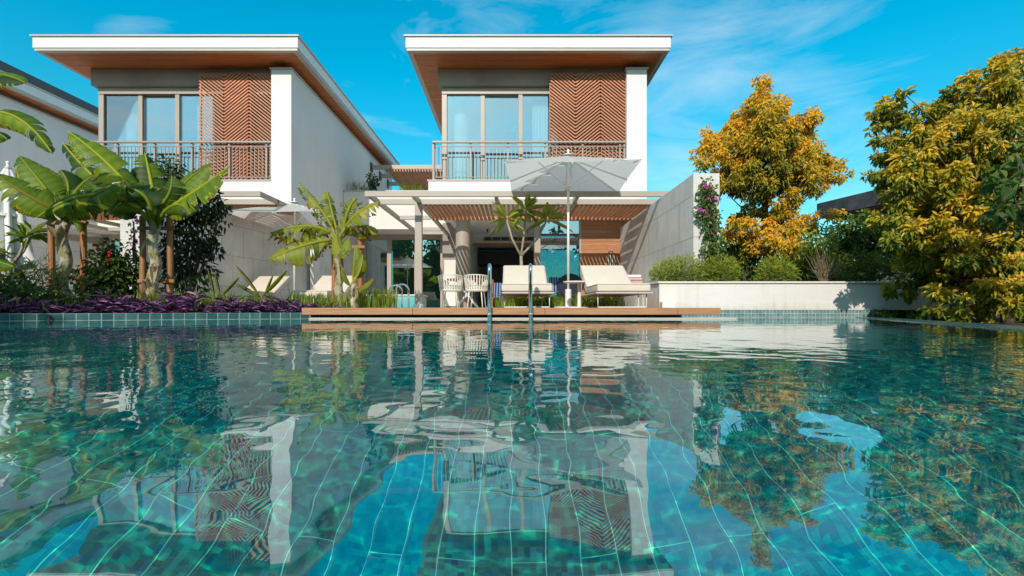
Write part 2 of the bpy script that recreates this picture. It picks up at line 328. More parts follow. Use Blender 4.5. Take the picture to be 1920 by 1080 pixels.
# ------------------------------------------------------------------ ground, pool, water
POOL = [(-7.8, 4.326), (-2.32, 6.28), (-2.30, 6.62), (2.28, 6.62), (2.30, 7.0), (4.97, 7.0), (3.09, 2.9), (2.75, 1.4), (2.7, -7), (-5.5, -7)]
g = MB()
for x0, x1, y0, y1 in ((-400, 400, 7.3, 600), (-400, 400, -400, -7.3), (-400, -9.8, -7.3, 7.3), (5.7, 400, -7.3, 7.3)):
    g.add([(x0, y0, -.16), (x1, y0, -.16), (x1, y1, -.16), (x0, y1, -.16)], [(0, 1, 2, 3)])
setp(g.build('ground', 'soil', loc=(0, 0, 0)), kind='structure')
n = len(POOL); b_ = MB(); b_.add([(x, y, -1.3) for x, y in POOL], [tuple(range(n))[::-1]])
fl = setp(b_.build('pool_floor', 'pool_tile', loc=(0, 0, 0)), kind='structure')
b_ = MB(); b_.add([(x, y, -1.3) for x, y in POOL]+[(x, y, -.02) for x, y in POOL], [(i, (i+1) % n, n+(i+1) % n, n+i) for i in range(n)])
pw = setp(b_.build('pool_wall', 'pool_wall_tile', loc=(0, 0, 0)), kind='structure')
xs = np.concatenate([np.arange(-9.6, -2.4, .036), np.arange(-2.4, 2.4, .016), np.arange(2.4, 5.3, .03)])
ys = np.concatenate([np.arange(-7.1, .1, .07), np.arange(.1, 2.2, .014), np.arange(2.2, 7.06, .026)])
X, Y = np.meshgrid(xs, ys); Z = np.zeros_like(X); rw = np.random.RandomState(5)
for i in range(52):
    lam = .05*(10**(rw.rand()**1.25)); a = rw.rand()*6.283; k = 6.283/lam
    s_ = .0026*(1.2 if lam < .15 else .66)
    Z += (np.clip((7.4-Y)/5.5, .14, 1.0) if lam > .15 else np.clip((8.6-Y)/5.5, .30, 1.0))*s_/k*np.sin(k*(X*math.cos(a)+Y*math.sin(a))+rw.rand()*6.28+.35*np.sin(1.7*X+2.3*Y+i))

pn = np.array(POOL); inside = np.zeros(X.shape, bool)
cx, cy = pn.mean(0)
def inpoly(x, y, poly):
    r = np.zeros(x.shape, bool); j = len(poly)-1
    for i in range(len(poly)):
        xi, yi = poly[i]; xj, yj = poly[j]
        r ^= ((yi > y) != (yj > y)) & (x < (xj-xi)*(y-yi)/((yj-yi) or 1e-12)+xi); j = i
    return r
inside = inpoly(X, Y, POOL) | inpoly(X-.05, Y, POOL) | inpoly(X, Y-.05, POOL)
idx = np.arange(X.size).reshape(X.shape)
fq = np.stack([idx[:-1, :-1], idx[:-1, 1:], idx[1:, 1:], idx[1:, :-1]], -1)[inside[:-1, :-1]]
used = np.unique(fq); remap = -np.ones(X.size, int); remap[used] = np.arange(len(used))
vv = np.stack([X.ravel(), Y.ravel(), Z.ravel()], 1)[used]
me = bpy.data.meshes.new('pool_water'); me.from_pydata(vv.tolist(), [], remap[fq].tolist()); me.shade_smooth(); me.materials.append(MATS['pool_water'])
water = bpy.data.objects.new('pool_water', me); COL.objects.link(water); setp(water, kind='structure')
water.cycles.is_caustics_caster = True; fl.cycles.is_caustics_receiver = True; pw.cycles.is_caustics_receiver = True
# terrace and beds
b_ = MB().prism([(-2.62, 6.66), (2.30, 6.66), (2.30, 7.45), (3.0, 7.45), (3.3, 26), (-40, 26), (-40, 8.6), (-4.0, 8.6)], -.3, E-.006)
setp(b_.build('terrace_paving', 'paving', loc=(0, 0, 0)), kind='structure')
b_ = MB().prism([(-7.9, 4.54), (-2.40, 6.50), (-2.66, 6.70), (-4.0, 8.58), (-14, 8.58), (-14, -7.3), (-5.7, -7.3)], -.3, E-.055)
setp(b_.build('planting_bed', 'soil', loc=(0, 0, 0)), kind='structure')
b_ = MB().prism([(5.05, 7.18), (3.50, 3.0), (3.2, 1.2), (3.15, -7.3), (5.8, -7.3), (8.5, 3), (8.5, 7.18)], -.5, -.06)
setp(b_.build('planting_bed', 'soil', loc=(0, 0, 0)), kind='structure')
# raised curb of square tiles along the left edge
a = Vector((-7.8, 4.326, 0)); d = Vector((-2.32, 6.28, 0))-a; ang = math.atan2(d.y, d.x); ln = d.length
setp(MB().box(0, ln, 0, .2, -.12, .080).build('pool_curb', 'curb_tile', loc=a, rot=ang, bevel=.006), 'blue-green square tiled curb along the left edge of the pool', 'pool curb')
setp(MB().box(2.31, 5.3, 7.0, 7.16, -.2, .106).build('pool_border', 'mosaic_tile', bevel=0), 'two rows of small pale teal mosaic tiles at the foot of the planter wall', 'tile border')
cp = [(4.99, 6.98), (3.10, 2.9), (2.76, 1.4), (2.71, -7.2)]; co = [(5.28, 6.98), (3.54, 2.9), (3.2, 1.4), (3.14, -7.2)]
b_ = MB().prism(cp+co[::-1], -.12, .008)
setp(b_.build('pool_coping', 'curb_top_tile', loc=(0, 0, 0), bevel=.006), 'low blue tiled coping level with the water on the right side of the pool', 'pool coping')
pts = [(-2.57, 6.05), (-2.52, 5.975), (2.80, 5.975), (2.86, 6.05), (2.80, 6.2), (-2.52, 6.2)]
setp(MB().prism(pts, -.03, .018).build('pool_step', 'trim_metal', bevel=.006), 'long thin white ledge at water level under the wooden deck', 'pool ledge')
# ------------------------------------------------------------------ wooden deck
dk = thing('wooden_deck', 'warm brown timber deck overhanging the far edge of the pool', 'deck', (0, 7, E-.09))
for x0, x1 in ((-2.63, -1.245), (-1.242, .41), (.413, 2.07), (2.073, 2.61)):
    MB().box(x0, x1, 6.0, 6.028, E-.087, E-.001).build('fascia_board', 'deck_wood', dk, bevel=.004)
MB().box(-2.62, 2.29, 6.0285, 6.66, E-.040, E-.002).build('deck_board', 'deck_wood', dk)
MB().box(-2.3, 2.28, 6.45, 6.62, -.1, E-.042).build('support_beam', 'dark_interior', dk)
for k in range(9): MB().box(-2.3+k*.56, -2.22+k*.56, 6.10, 6.445, E-.085, E-.041).build('joist', 'dark_interior', dk)
MB().box(-2.3, 2.28, 6.664, 9.0, E-.0055, E-.002).build('deck_board', 'deck_wood', dk)

# ------------------------------------------------------------------ villas
YF, YP, YB, YW, YE = 11.0, 11.54, 11.82, 11.95, 21.6
ZS, ZT, ZPT, ZFL = E+5.903, E+6.245, E+5.73, E+3.077
def villa(ox, label, full=True, ground=True):
    v = thing('villa', label, 'villa', (ox, YP, E))
    def bx(*a): return MB().box(a[0]+ox, a[1]+ox, *a[2:])
    X0, X1 = -2.44, 3.64
    # roof
    rf = bx(X0+.04, X1-.04, YF+.04, YE, ZS+.03, ZT-.03).build('roof', 'white_render', v)
    fa = MB()
    fa.box(X0+ox, X1+ox, YF, YF+.038, ZS+.06, ZT-.035); fa.box(X0+ox, X0+ox+.038, YF+.039, YE, ZS+.06, ZT-.035); fa.box(X1+ox-.038, X1+ox, YF+.039, YE, ZS+.06, ZT-.035)
    fa.build('fascia', 'white_render', rf, bevel=.004)
    tr = MB()
    tr.box(X0+ox+.02, X1+ox-.02, YF+.02, YF+.14, ZS, ZS+.058); tr.box(X0+ox+.02, X0+ox+.14, YF+.141, YE, ZS, ZS+.058); tr.box(X1+ox-.14, X1+ox-.02, YF+.141, YE, ZS, ZS+.058)
    tr.build('edge_trim', 'trim_metal', rf, bevel=.003)
    lp = MB(); lp.box(X0+ox-.035, X1+ox+.035, YF-.035, YE+.02, ZT-.032, ZT); lp.build('roof_lip', 'trim_metal', rf)
    bx(X0+.141, X1-.141, YF+.141, YE-.1, ZS+.004, ZS+.028).build('soffit', 'soffit_wood', rf)
    if not full:
        bx(X1-3.5, X1+.01, YF+.3, YE, ZT+.002, ZT+.26).build('gutter', 'dark_metal', rf)
    # side wall / pier
    w = bx(2.757, 3.244, YP, YE-.3, E+2.40, ZPT).build('side_wall', 'white_render', v, bevel=.008)
    bx(2.73, 3.275, YP-.035, YE-.28, ZPT+.002, ZPT+.035).build('coping', 'trim_metal', w)
    bx(2.80, 3.12, YP+.2, YE-.35, ZPT+.036, ZS).build('clerestory_band', 'grey_plaster', v)
    bx(-1.75, -1.6, YW+.17, YE-.4, E+2.40, ZS).build('side_wall', 'white_render', v)
    # lintel beam
    bx(-1.826, 2.754, YB, YB+.45, E+5.476, ZS).build('lintel', 'grey_plaster', v, bevel=.006)
    # slab, parapet
    s = bx(-2.013, 2.755, YP, YP+.16, E+2.56, ZFL-.03).build('balcony', 'white_render', v, bevel=.006)
    bx(-2.04, 2.755, YP-.02, YW+.05, ZFL-.028, ZFL).build('balcony_coping', 'trim_metal', s)
    bx(-2.0, 2.755, YP+.161, 17.1, E+2.56, ZFL-.03).build('floor_slab', 'ceiling_white', v)
    # window wall
    zb, zt = ZFL, E+5.474
    fr = MB()
    fx = [-1.752+ox, -1.62+ox]
    def px2(p): return (p-960)/F*YW+ox
    for x0, x1, y in ((828.5, 838, 0), (901, 909, .03), (972, 980, 0), (1046, 1054, .03)):
        fr.box(px2(x0), px2(x1), YW+y, YW+.16, zb, zt-.16)
    fr.box(px2(828.5), 2.75+ox, YW-.02, YW+.165, zt-.158, zt)
    for x0, x1 in ((838.3, 900.7), (909.3, 971.7), (980.3, 1045.7)): fr.box(px2(x0), px2(x1), YW+.04, YW+.12, zb, zb+.09)
    fr.build('window_frame', 'taupe_metal', v, bevel=.004)
    for x0, x1, y in ((838.1, 900.9, .05), (909.1, 971.9, .10), (980.1, 1045.9, .05)):
        MB().box(px2(x0), px2(x1), YW+y, YW+y+.012, zb+.092, zt-.16).build('window_pane', 'window_glass', v)
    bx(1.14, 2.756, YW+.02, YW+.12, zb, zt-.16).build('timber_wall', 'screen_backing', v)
    # room behind
    bx(-1.6, 2.74, 16.5, 16.6, zb, ZS).build('room_wall', 'room_wall', v)
    bx(-1.59, 2.74, YB+.452, 16.49, E+5.50, E+5.56).build('room_ceiling', 'ceiling_white', v)
    MB().lathe((-1.34+ox, 12.62, zb), [(.20, 0), (.20, 2.4)], 28).build('column', 'white_render', v, smooth=False)
    cu = MB(); N = 40
    pts = [(px2(999)+i*.0125, 12.25+.035*math.sin(i*1.15)+.012*math.sin(i*2.9)) for i in range(N)]
    cu.add([(x, y, zb+.02) for x, y in pts]+[(x, y, E+5.3) for x, y in pts], [(i, i+1, N+i+1, N+i) for i in range(N-1)])
    cu.build('curtain', 'curtain', v, smooth=True)
    MB().lathe((px2(955), 13.3, zb+1.62), [(.02, .22), (.16, .13), (.17, .02), (.13, 0)][::-1], 20).build('pendant_lamp', 'pink_towel', v, smooth=True)
    if not full: return v
    # railing
    y0 = YP+.05; xl, xr = -1.925+ox, 2.735+ox; zr = E+4.0
    rl = MB(); rl.box(xl, xr, y0-.03, y0+.03, zr-.022, zr+.022)
    rl.box(xl+.0, xl+.05, y0+.031, YW-.02, zr-.02, zr+.02)
    rl.box(xl+.06, xr, y0-.012, y0+.012, zr-.115, zr-.092); rl.box(xl+.06, xr, y0-.012, y0+.012, zr-.86, zr-.84)
    rr = rl.build('railing', 'rail_metal', v, bevel=.004)
    k = 0; x = xl+.02
    bal = MB()
    while x < xr-.04:
        if k % 10: bal.box(x-.007, x+.007, y0-.007, y0+.007, zr-.839, zr-.116)
        x += .0903; k += 1
    for i in range(1, 4): bal.box(xl+.01, xl+.03, y0+i*.09, y0+i*.09+.014, zr-.85, zr-.021)
    bal.build('balusters', 'rail_metal', rr)
    for i in range(6):
        xx = xl+.02+i*.903
        if xx < xr: MB().box(xx-.02, xx+.02, y0+.013, y0+.07, ZFL+.002, zr-.023).build('post', 'rail_metal', rr)
    MB().box(xr-.04, xr, y0+.013, y0+.07, ZFL+.002, zr-.023).build('post', 'rail_metal', rr)
    # chevron timber screen
    la = MB(); lx = [.936+ox, 1.54+ox, 2.15+ox, 2.752+ox]; yl = 11.70; z0, z1 = ZFL+.035, E+5.71
    for c in range(3):
        xa, xb = lx[c]+.004, lx[c+1]-.004; sgn = (-1, 1, -1)[c]; rise = (xb-xa)*.80; step = .0835
        z = z0-rise
        while z < z1:
            za, zc = (z+rise, z) if sgn < 0 else (z, z+rise)
            # clip the slat to the panel
            p0 = [xa, za]; p1 = [xb, zc]
            def cl(p, q, lim, top):
                if (p[1] > lim) if top else (p[1] < lim):
                    tt = (lim-p[1])/(q[1]-p[1]); return [p[0]+(q[0]-p[0])*tt, lim]
                return p
            if max(za, zc) > z0+.02 and min(za, zc) < z1-.02:
                p0, p1 = cl(p0, p1, z0, False), cl(p1, p0, z0, False); p0, p1 = cl(p0, p1, z1, True), cl(p1, p0, z1, True)
                if abs(p1[0]-p0[0]) > .03: la.bar((p0[0], yl+random.uniform(0, .003), p0[1]), (p1[0], yl+random.uniform(0, .003), p1[1]), .062, .030)
            z += step
    ls = la.build('lattice_screen', 'lattice_wood', v)
    lf = MB()
    for x in lx: lf.box(x-.018, x+.018, yl+.034, yl+.07, z0, z1-.04)
    lf.box(lx[0]-.016, lx[3], yl+.036, yl+.068, ZFL+.002, z0-.002)
    lf.build('screen_frame', 'lattice_wood', ls)
    if not ground: return v
    # ground floor under the balcony
    MB().lathe((-1.30+ox, 12.7, E), [(.19, 0), (.19, 1.52), (.19, 2.558)], 32).build('column', 'taupe_metal', v, smooth=False)
    bx(1.85, 3.2 if ox == 0 else 2.4, 12.8, 12.95, E, E+2.557).build('timber_wall', 'wall_wood', v)
    tg = bx(.76, 1.80, 12.86, 12.875, E+.06, E+2.5).build('window_pane', 'teal_glass', v)
    f2 = MB(); f2.box(1.80+ox, 1.848+ox, 12.80, 12.93, E, E+2.557); f2.box(.76+ox, 1.799+ox, 12.82, 12.92, E, E+.058); f2.box(.76+ox, 1.799+ox, 12.82, 12.92, E+2.502, E+2.557)
    f2.build('window_frame', 'taupe_metal', v)
    bx(.60, .757, 12.78, 13.2, E, E+2.557).build('door_post', 'taupe_metal', v, bevel=.004)
    # living room and kitchen
    bx(-1.55, .90, 17.1, 17.2, E+2.30, E+2.558).build('bulkhead', 'ceiling_white', v)
    ve = bx(-1.02, .84, 17.07, 17.098, E+2.37, E+2.53).build('air_vent', 'trim_metal', v)
    for k in range(6): bx(-.99+k*.305, -.72+k*.305, 17.062, 17.069, E+2.395, E+2.505).build('louvre', 'dark_interior', ve)
    bx(-1.55, .90, 17.08, 17.199, E+2.21, E+2.298).build('timber_trim', 'wall_wood', v)
    bx(-3.0, 1.0, 20.5, 20.6, E, E+2.55).build('room_wall', 'stone_grey', v)
    bx(3.1, 3.2, 12.96, 20.4, E, E+2.556).build('room_wall', 'room_wall', v)
    bx(-1.55, -1.40, 14.5, 20.4, E, E+2.556).build('room_wall', 'room_wall', v)
    bx(-2.1, -1.552, 14.5, 16.2, E, E+2.556).build('wall', 'grey_plaster', v)
    bx(-2.04, -1.57, 14.44, 14.498, E+.05, E+1.44).build('wall_panel', 'cream_render', v, bevel=.004)
    bx(-1.39, .89, 19.4, 20.4, E+1.75, E+2.3).build('kitchen_cabinet', 'cabinet_dark', v)
    bx(-1.2, .35, 20.3, 20.45, E+.9, E+1.74).build('backsplash', 'stone_grey', v)
    bx(-.95, -.1, 19.6, 20.28, E, E+1.62).build('oven', 'cabinet_dark', v)
    bx(-1.39, 3.09, 17.2, 20.4, E+2.45, E+2.5).build('room_ceiling', 'ceiling_white', v)
    sh = MB()
    for k in range(5): sh.box(.38+ox, .86+ox, 19.9, 20.25, E+.9+k*.2, E+.915+k*.2)
    sh.box(.36+ox, .38+ox, 19.9, 20.25, E, E+1.74)
    sh.build('shelf', 'wall_wood', v)
    for k, (lx_, ly, lz) in enumerate(((-.82, 13.4, 0), (-.80, 15.6, 0), (.5, 15.8, 0), (.1, 14.6, 0), (.15, 15.2, 0))):
        MB().lathe((lx_+ox, ly, E+2.46), [(.028, 0), (.03, .098)], 12).build('ceiling_spotlight', 'dark_metal', v)
    return v
villa(0, 'white upper-storey villa on the right, standing behind the big grey parasol')
villa(-8.55, 'white upper-storey villa in the middle left with bananas growing in front of it')
villa(-17.1, 'farthest left white villa, cut by the picture edge, dark gutter on its roof', full=False)

# wall linking the villas with the glass doors beneath and the roof terrace above
def link(ox, label):
    v = thing('link_building', label, 'building wing', (ox-3.6, 15.1, E))
    def bx(*a): return MB().box(a[0]+ox, a[1]+ox, *a[2:])
    w = bx(-5.3, -1.76, 15.1, 15.4, E+2.47, E+3.66).build('parapet', 'cream_render', v, bevel=.006)
    bx(-5.3, -1.76, 15.07, 15.42, E+3.662, E+3.69).build('coping', 'trim_metal', w)
    bx(-5.3, -1.76, 15.401, 21, E+2.47, E+3.3).build('floor_slab', 'ceiling_white', v)
    fr = MB()
    for x0, x1 in ((-5.06, -4.94), (-4.22, -4.07), (-3.30, -3.16), (-2.42, -2.30)): fr.box(x0+ox, x1+ox, 16.2, 16.32, E, E+2.30)
    fr.box(-5.06+ox, -2.11+ox, 16.18, 16.33, E+2.302, E+2.468); fr.box(-5.06+ox, -2.11+ox, 16.17, 16.34, E-.03, E-.001)
    fr.build('door_frame', 'taupe_metal', v, bevel=.004)
    for x0, x1 in ((-4.938, -4.222), (-4.068, -3.302), (-3.158, -2.422)):
        bx(x0, x1, 16.25, 16.262, E+.002, E+2.30).build('door_pane', 'door_glass', v)
    bx(-2.298, -2.11, 16.2, 16.3, E, E+2.30).build('wall', 'grey_plaster', v)
    bx(-5.06, -1.6, 20.4, 20.5, E, E+2.46).build('room_wall', 'room_wall', v)
    if ox < 0:
        bx(-14, -5.07, 16.2, 16.4, E, E+2.46).build('wall', 'grey_plaster', v); bx(-14, -5.31, 15.1, 16.6, E+2.47, E+2.9).build('canopy_edge', 'cream_render', v)
    cu = MB(); N = 30; pts = [(-4.9+ox+i*.02, 16.6+.05*math.sin(i*1.3)) for i in range(N)]
    cu.add([(x, y, E+.02) for x, y in pts]+[(x, y, E+2.4) for x, y in pts], [(i, i+1, N+i+1, N+i) for i in range(N-1)]); cu.build('curtain', 'curtain', v, smooth=True)
    return v
link(0, 'cream low wing with wide glass doors between the two white villas')
link(-8.55, 'cream low wing in shade behind the left banana plants')

# pergolas
def pergola(ox, label):
    v = thing('pergola', label, 'pergola', (ox, 9.5, E)); Z1 = E+2.25
    xs_ = [-2.79, -1.93, -.31, 1.285]
    for y, h in ((9.25, .105), (9.93, .11)):
        MB().box(-2.84+ox, 3.70+ox, y, y+.06, Z1-h, Z1-.001).build('cross_beam', 'taupe_metal', v, bevel=.004)
    for y in (11.7, 13.4, 14.05):
        MB().box(-2.74+ox, -1.99+ox, y, y+.06, Z1-.10, Z1-.004).build('cross_beam', 'taupe_metal', v, bevel=.004)
    for i, x in enumerate(xs_):
        y1 = 14.95 if i < 2 else 11.5
        m_ = MB()
        m_.box(x-.035+ox, x+.035+ox, 9.312, 9.928, Z1-.095, Z1-.003); m_.box(x-.035+ox, x+.035+ox, 9.992, y1, Z1-.095, Z1-.003)
        m_.build('rafter', 'taupe_metal', v, bevel=.004)
    MB().box(3.64+ox, 3.70+ox, 9.312, 11.5, Z1-.095, Z1-.003).build('rafter', 'taupe_metal', v, bevel=.004)
    ps = MB().box(-2.005+ox, -1.862+ox, 9.90, 10.02, E, Z1-.112).build('post', 'taupe_metal', v, bevel=.006)
    MB().box(-2.03+ox, -1.84+ox, 9.87, 10.05, E-.002, E+.075).build('post_foot', 'white_render', ps)
    sl_ = MB(); x = -1.80
    while x < 3.6:
        if min(abs(x-q) for q in xs_) > .06: sl_.box(x-.02+ox, x+.02+ox, 9.995, 11.49, Z1-.135, Z1-.05)
        x += .096
    sl_.build('slat_panel', 'pergola_wood', v)
    MB().box(-1.89+ox, 3.6+ox, 11.495, 11.535, Z1-.15, Z1-.06).build('end_beam', 'pergola_wood', v)
    return v
pergola(0, 'taupe metal pergola with a brown slatted roof over the terrace behind the deck')
pergola(-8.55, 'taupe metal pergola of the left villa, its corner poking out over the white parasol')
# pergola on the roof terrace
v = thing('pergola', 'brown slatted pergola high on the roof terrace between the two villas', 'pergola', (-3.4, 18, E+3.7))
for y in (18.0, 19.2, 20.4):
    MB().box(-5.25, -1.76, y, y+.1, E+5.20, E+5.36).build('cross_beam', 'taupe_metal', v, bevel=.005)
    MB().box(-5.3, -5.252, y-.06, y+.16, E+5.12, E+5.44).build('wall_plate', 'dark_metal', v)
MB().box(-4.75, -4.66, 18.102, 21.2, E+5.13, E+5.198).build('rafter', 'taupe_metal', v)
s_ = MB(); x = -4.62
while x < -1.8: s_.box(x, x+.045, 17.9, 21.2, E+5.08, E+5.198); x += .105
s_.build('slat_panel', 'pergola_wood', v)

# ------------------------------------------------------------------ garden walls
c = MB().prism([(2.873, 7.6), (3.29, 7.6), (3.29, 13.2), (2.873, 12.795)], E-.2, E+2.13)
setp(c.build('garden_wall', 'concrete', bevel=.008), 'tall grey concrete garden wall with a flowering vine on its end, right of the loungers', 'concrete wall')
c = MB().prism([(-6.40, 8.35), (-5.02, 16.15), (-5.44, 16.15), (-6.82, 8.35)], E-.2, E+2.31)
setp(c.build('garden_wall', 'concrete', bevel=.008), 'long grey concrete garden wall in shade behind the white parasol', 'concrete wall')
c = MB().prism([(-14.9, 9.5), (-13.6, 16.15), (-14.0, 16.15), (-15.3, 9.5)], E-.2, E+2.1)
setp(c.build('garden_wall', 'concrete', bevel=.008), 'pale concrete garden wall at far left behind the banana trunks', 'concrete wall')
# planter wall
pl = thing('planter', 'long low cream planter wall at the right end of the pool', 'planter', (4.8, 7.2, 0))
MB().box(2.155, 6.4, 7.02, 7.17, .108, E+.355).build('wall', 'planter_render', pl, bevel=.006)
MB().box(2.155, 2.305, 7.172, 7.75, E-.1, E+.355).build('wall', 'planter_render', pl, bevel=.006)
cp_ = MB()
for k in range(5): cp_.box(2.13+k*.858, 2.13+k*.858+.855, 6.995, 7.20, E+.357, E+.385)
cp_.build('coping', 'pale_metal', pl, bevel=.003)
MB().box(2.13, 2.33, 7.202, 7.75, E+.357, E+.385).build('coping', 'pale_metal', pl, bevel=.005)
MB().prism([(2.31, 7.21), (8.3, 7.21), (8.3, 13), (3.31, 13), (3.31, 7.55), (2.31, 7.55)], -.1, E+.33).build('soil', 'soil', pl)
MB().box(6.2, 6.4, 7.172, 12.5, -.1, E+.355).build('wall', 'planter_render', pl)
setp(MB().box(2.15, 2.345, 6.86, 6.985, E-.004, E+.085).build('step_block', 'white_render', bevel=.008), 'small white block at the left corner of the planter wall', 'block')
# neighbouring buildings at right
v = thing('neighbour_house', 'dark flat-roofed house behind the yellow trees on the right', 'house', (16, 17, -.16))
MB().prism([(12.7, 20), (15.3, 10), (26, 12), (24, 24)], E+3.75, E+4.33).build('roof', 'weathered_roof', v)
MB().prism([(12.85, 19.9), (15.4, 10.2), (25.9, 12.2), (23.9, 23.8)], E+3.70, E+3.748).build('soffit', 'soffit_wood', v)
MB().prism([(14.1, 18.6), (16.2, 11), (25, 13), (23, 23)], -.2, E+3.698).build('wall', 'grey_plaster', v)
lv = MB()
for k in range(16):
    z = E+2.3+k*.085; lv.bar((14.03, 18.7, z), (15.5, 13.2, z), .03, .05)
lv.build('louvre', 'dark_metal', v)
setp(MB().box(8.1, 16, 9.0, 9.2, -.2, E+2.1).build('garden_wall', 'white_render', bevel=.006), 'white boundary wall showing through the leaves of the big tree at far right', 'wall')

# ------------------------------------------------------------------ furniture
def lounger(x0, y0, label, group, wd=.76, rz=0):
    v = thing('sun_lounger', label, 'sun lounger', (x0+wd/2, y0+.95, E), group); x1 = x0+wd; yp = y0+1.0
    MB().box(x0, x1, y0, y0+1.9, E+.19, E+.212).build('platform', 'trim_metal', v, bevel=.006)
    sc_ = MB().box(x0+.02, x1-.02, y0+.02, yp, E+.214, E+.334).build('seat_cushion', 'cushion', v, bevel=.03, seg=4)
    a, b2 = Vector((0, yp+.02, E+.235)), Vector((0, yp+.74, E+.625)); dd = (b2-a).normalized(); nn = Vector((0, -dd.z, dd.y))
    vs = []
    for x in (x0+.02, x1-.02):
        for p in (a, b2):
            for k in (0, .12): vs.append((x, (p+nn*k).y, (p+nn*k).z))
    bc_ = MB().add(vs, [(0, 1, 3, 2), (4, 6, 7, 5), (0, 4, 5, 1), (2, 3, 7, 6), (0, 2, 6, 4), (1, 5, 7, 3)]).build('back_cushion', 'cushion', v, bevel=.03, seg=4)
    for zz in (E+.232, E+.318):
        xa, xb, ya, yb = x0+.019, x1-.019, y0+.019, yp-.03
        MB().tube([(xa, yb, zz), (xa, ya+.02, zz), (xa+.02, ya, zz), (xb-.02, ya, zz), (xb, ya+.02, zz), (xb, yb, zz)], .0045, 6).build('piping', 'trim_metal', sc_)
    for kk in (.012, .108):
        e = [Vector((x0+.021, (a+nn*kk).y, (a+nn*kk).z)), Vector((x0+.021, (b2+nn*kk).y, (b2+nn*kk).z)), Vector((x1-.021, (b2+nn*kk).y, (b2+nn*kk).z)), Vector((x1-.021, (a+nn*kk).y, (a+nn*kk).z))]
        MB().tube([e[0], e[1]-dd*.03, e[1]-dd*.006+Vector((.02, 0, 0)), e[2]-dd*.006-Vector((.02, 0, 0)), e[2]-dd*.03, e[3]], .0045, 6).build('piping', 'trim_metal', bc_)
    bf = MB(); p, q = a-nn*.012, b2-nn*.012
    bf.bar((x0+.05, p.y, p.z), (x0+.05, q.y, q.z), .02, .015); bf.bar((x1-.05, p.y, p.z), (x1-.05, q.y, q.z), .02, .015)
    bf.bar((x1-.05, q.y-.12, q.z-.1), (x1-.05, q.y+.05, E+.212), .015, .015); bf.bar((x0+.05, q.y-.12, q.z-.1), (x0+.05, q.y+.05, E+.212), .015, .015)
    bf.build('backrest_frame', 'trim_metal', v)
    for yy in (y0+.1, y0+1.72):
        MB().tube([(x0+.04, yy, E+.19), (x0+.04, yy, E+.008), (x1-.06, yy, E+.008), (x1-.06, yy, E+.19)], .009, 8).build('leg', 'white_metal', v, smooth=True)
    return v
LG = 'cream sun loungers on the terrace'
lounger(-.165, 6.5, 'cream sun lounger on the deck behind the pool ladder', LG, .74)
lounger(1.14, 6.5, 'cream sun lounger on the deck between the big parasol and the planter', LG, .77)
lounger(-5.80, 9.3, 'cream sun lounger under the white parasol, left of its pole', LG, .74)
lounger(-4.28, 9.1, 'cream sun lounger behind the middle banana plant', LG, .80)

def parasol(cx_, cy_, half, rim, apex, label, rot=0, base=True):
    v = thing('parasol', label, 'parasol', (cx_, cy_, E), 'open square parasols')
    cn = MB(); N = 9; vs = []; idx_ = {}
    for i in range(N):
        for j in range(N):
            u, w_ = (i/(N-1)*2-1), (j/(N-1)*2-1); mx_ = max(abs(u), abs(w_)); sag = -.05*math.sin(math.pi*mx_)*(1-abs(abs(u)-abs(w_)))*0-.035*mx_*(1-min(abs(u), abs(w_))/(mx_+1e-6))*(.3+.7*mx_)
            edge = .03*(1-min(abs(u), abs(w_)))*mx_**3
            x, y = u*half*(1-edge if abs(u) >= abs(w_) else 1), w_*half*(1-edge if abs(w_) > abs(u) else 1)
            c_, s_2 = math.cos(rot), math.sin(rot)
            vs.append((cx_+x*c_-y*s_2, cy_+x*s_2+y*c_, E+apex-(apex-rim)*mx_+sag*.6))
    cn.add(vs, [(i*N+j, i*N+j+1, (i+1)*N+j+1, (i+1)*N+j) for i in range(N-1) for j in range(N-1)])
    co_ = cn.build('canopy', 'umbrella_fabric', v, smooth=False)
    MB().lathe((cx_, cy_, E+.02), [(.023, 0), (.021, apex-.02)], 14).build('pole', 'pale_metal', v, smooth=True)
    MB().lathe((cx_, cy_, E+apex+.012), [(.10, 0), (.06, .02), (.018, .03), (.016, .055), (.024, .07), (.02, .095), (.006, .10)], 16).build('finial', 'white_metal', v, smooth=True)
    hz = E+rim-.17; MB().lathe((cx_, cy_, hz-.03), [(.04, 0), (.04, .06)], 14).build('hub', 'pale_metal', v)
    c_, s_2 = math.cos(rot), math.sin(rot)
    for sx_ in (-1, 1):
        for sy_ in (-1, 1):
            x, y = sx_*half*.985, sy_*half*.985; tip = Vector((cx_+x*c_-y*s_2, cy_+x*s_2+y*c_, E+rim-.012)); top = Vector((cx_, cy_, E+apex-.03))
            rb = MB().bar(top, tip, .018, .026).build('rib', 'white_metal', v)
            mid = top.lerp(tip, .52)-Vector((0, 0, .02)); MB().bar(Vector((cx_, cy_, hz)), mid, .014, .018).build('strut', 'white_metal', rb)
    for qx, qy in ((half*.97, 0), (-half*.97, 0), (0, half*.97), (0, -half*.97)):
        MB().bar((cx_, cy_, E+apex-.04), (cx_+qx*c_-qy*s_2, cy_+qx*s_2+qy*c_, E+rim-.035), .016, .022).build('rib', 'white_metal', v)
    if base:
        MB().lathe((cx_, cy_, E-.002), [(.25, 0), (.25, .016), (.24, .022), (.055, .026), (.055, .32), (.03, .33)], 32).build('base', 'white_metal', v, bevel=0)
    return v
parasol(.985, 8.4, 1.05, 2.26, 2.66, 'large open pale grey parasol standing between the two loungers on the deck', math.radians(-3))
parasol(-4.78, 10.55, 1.0, 1.93, 2.30, 'open white parasol in front of the left concrete wall, half behind a banana plant', 0)
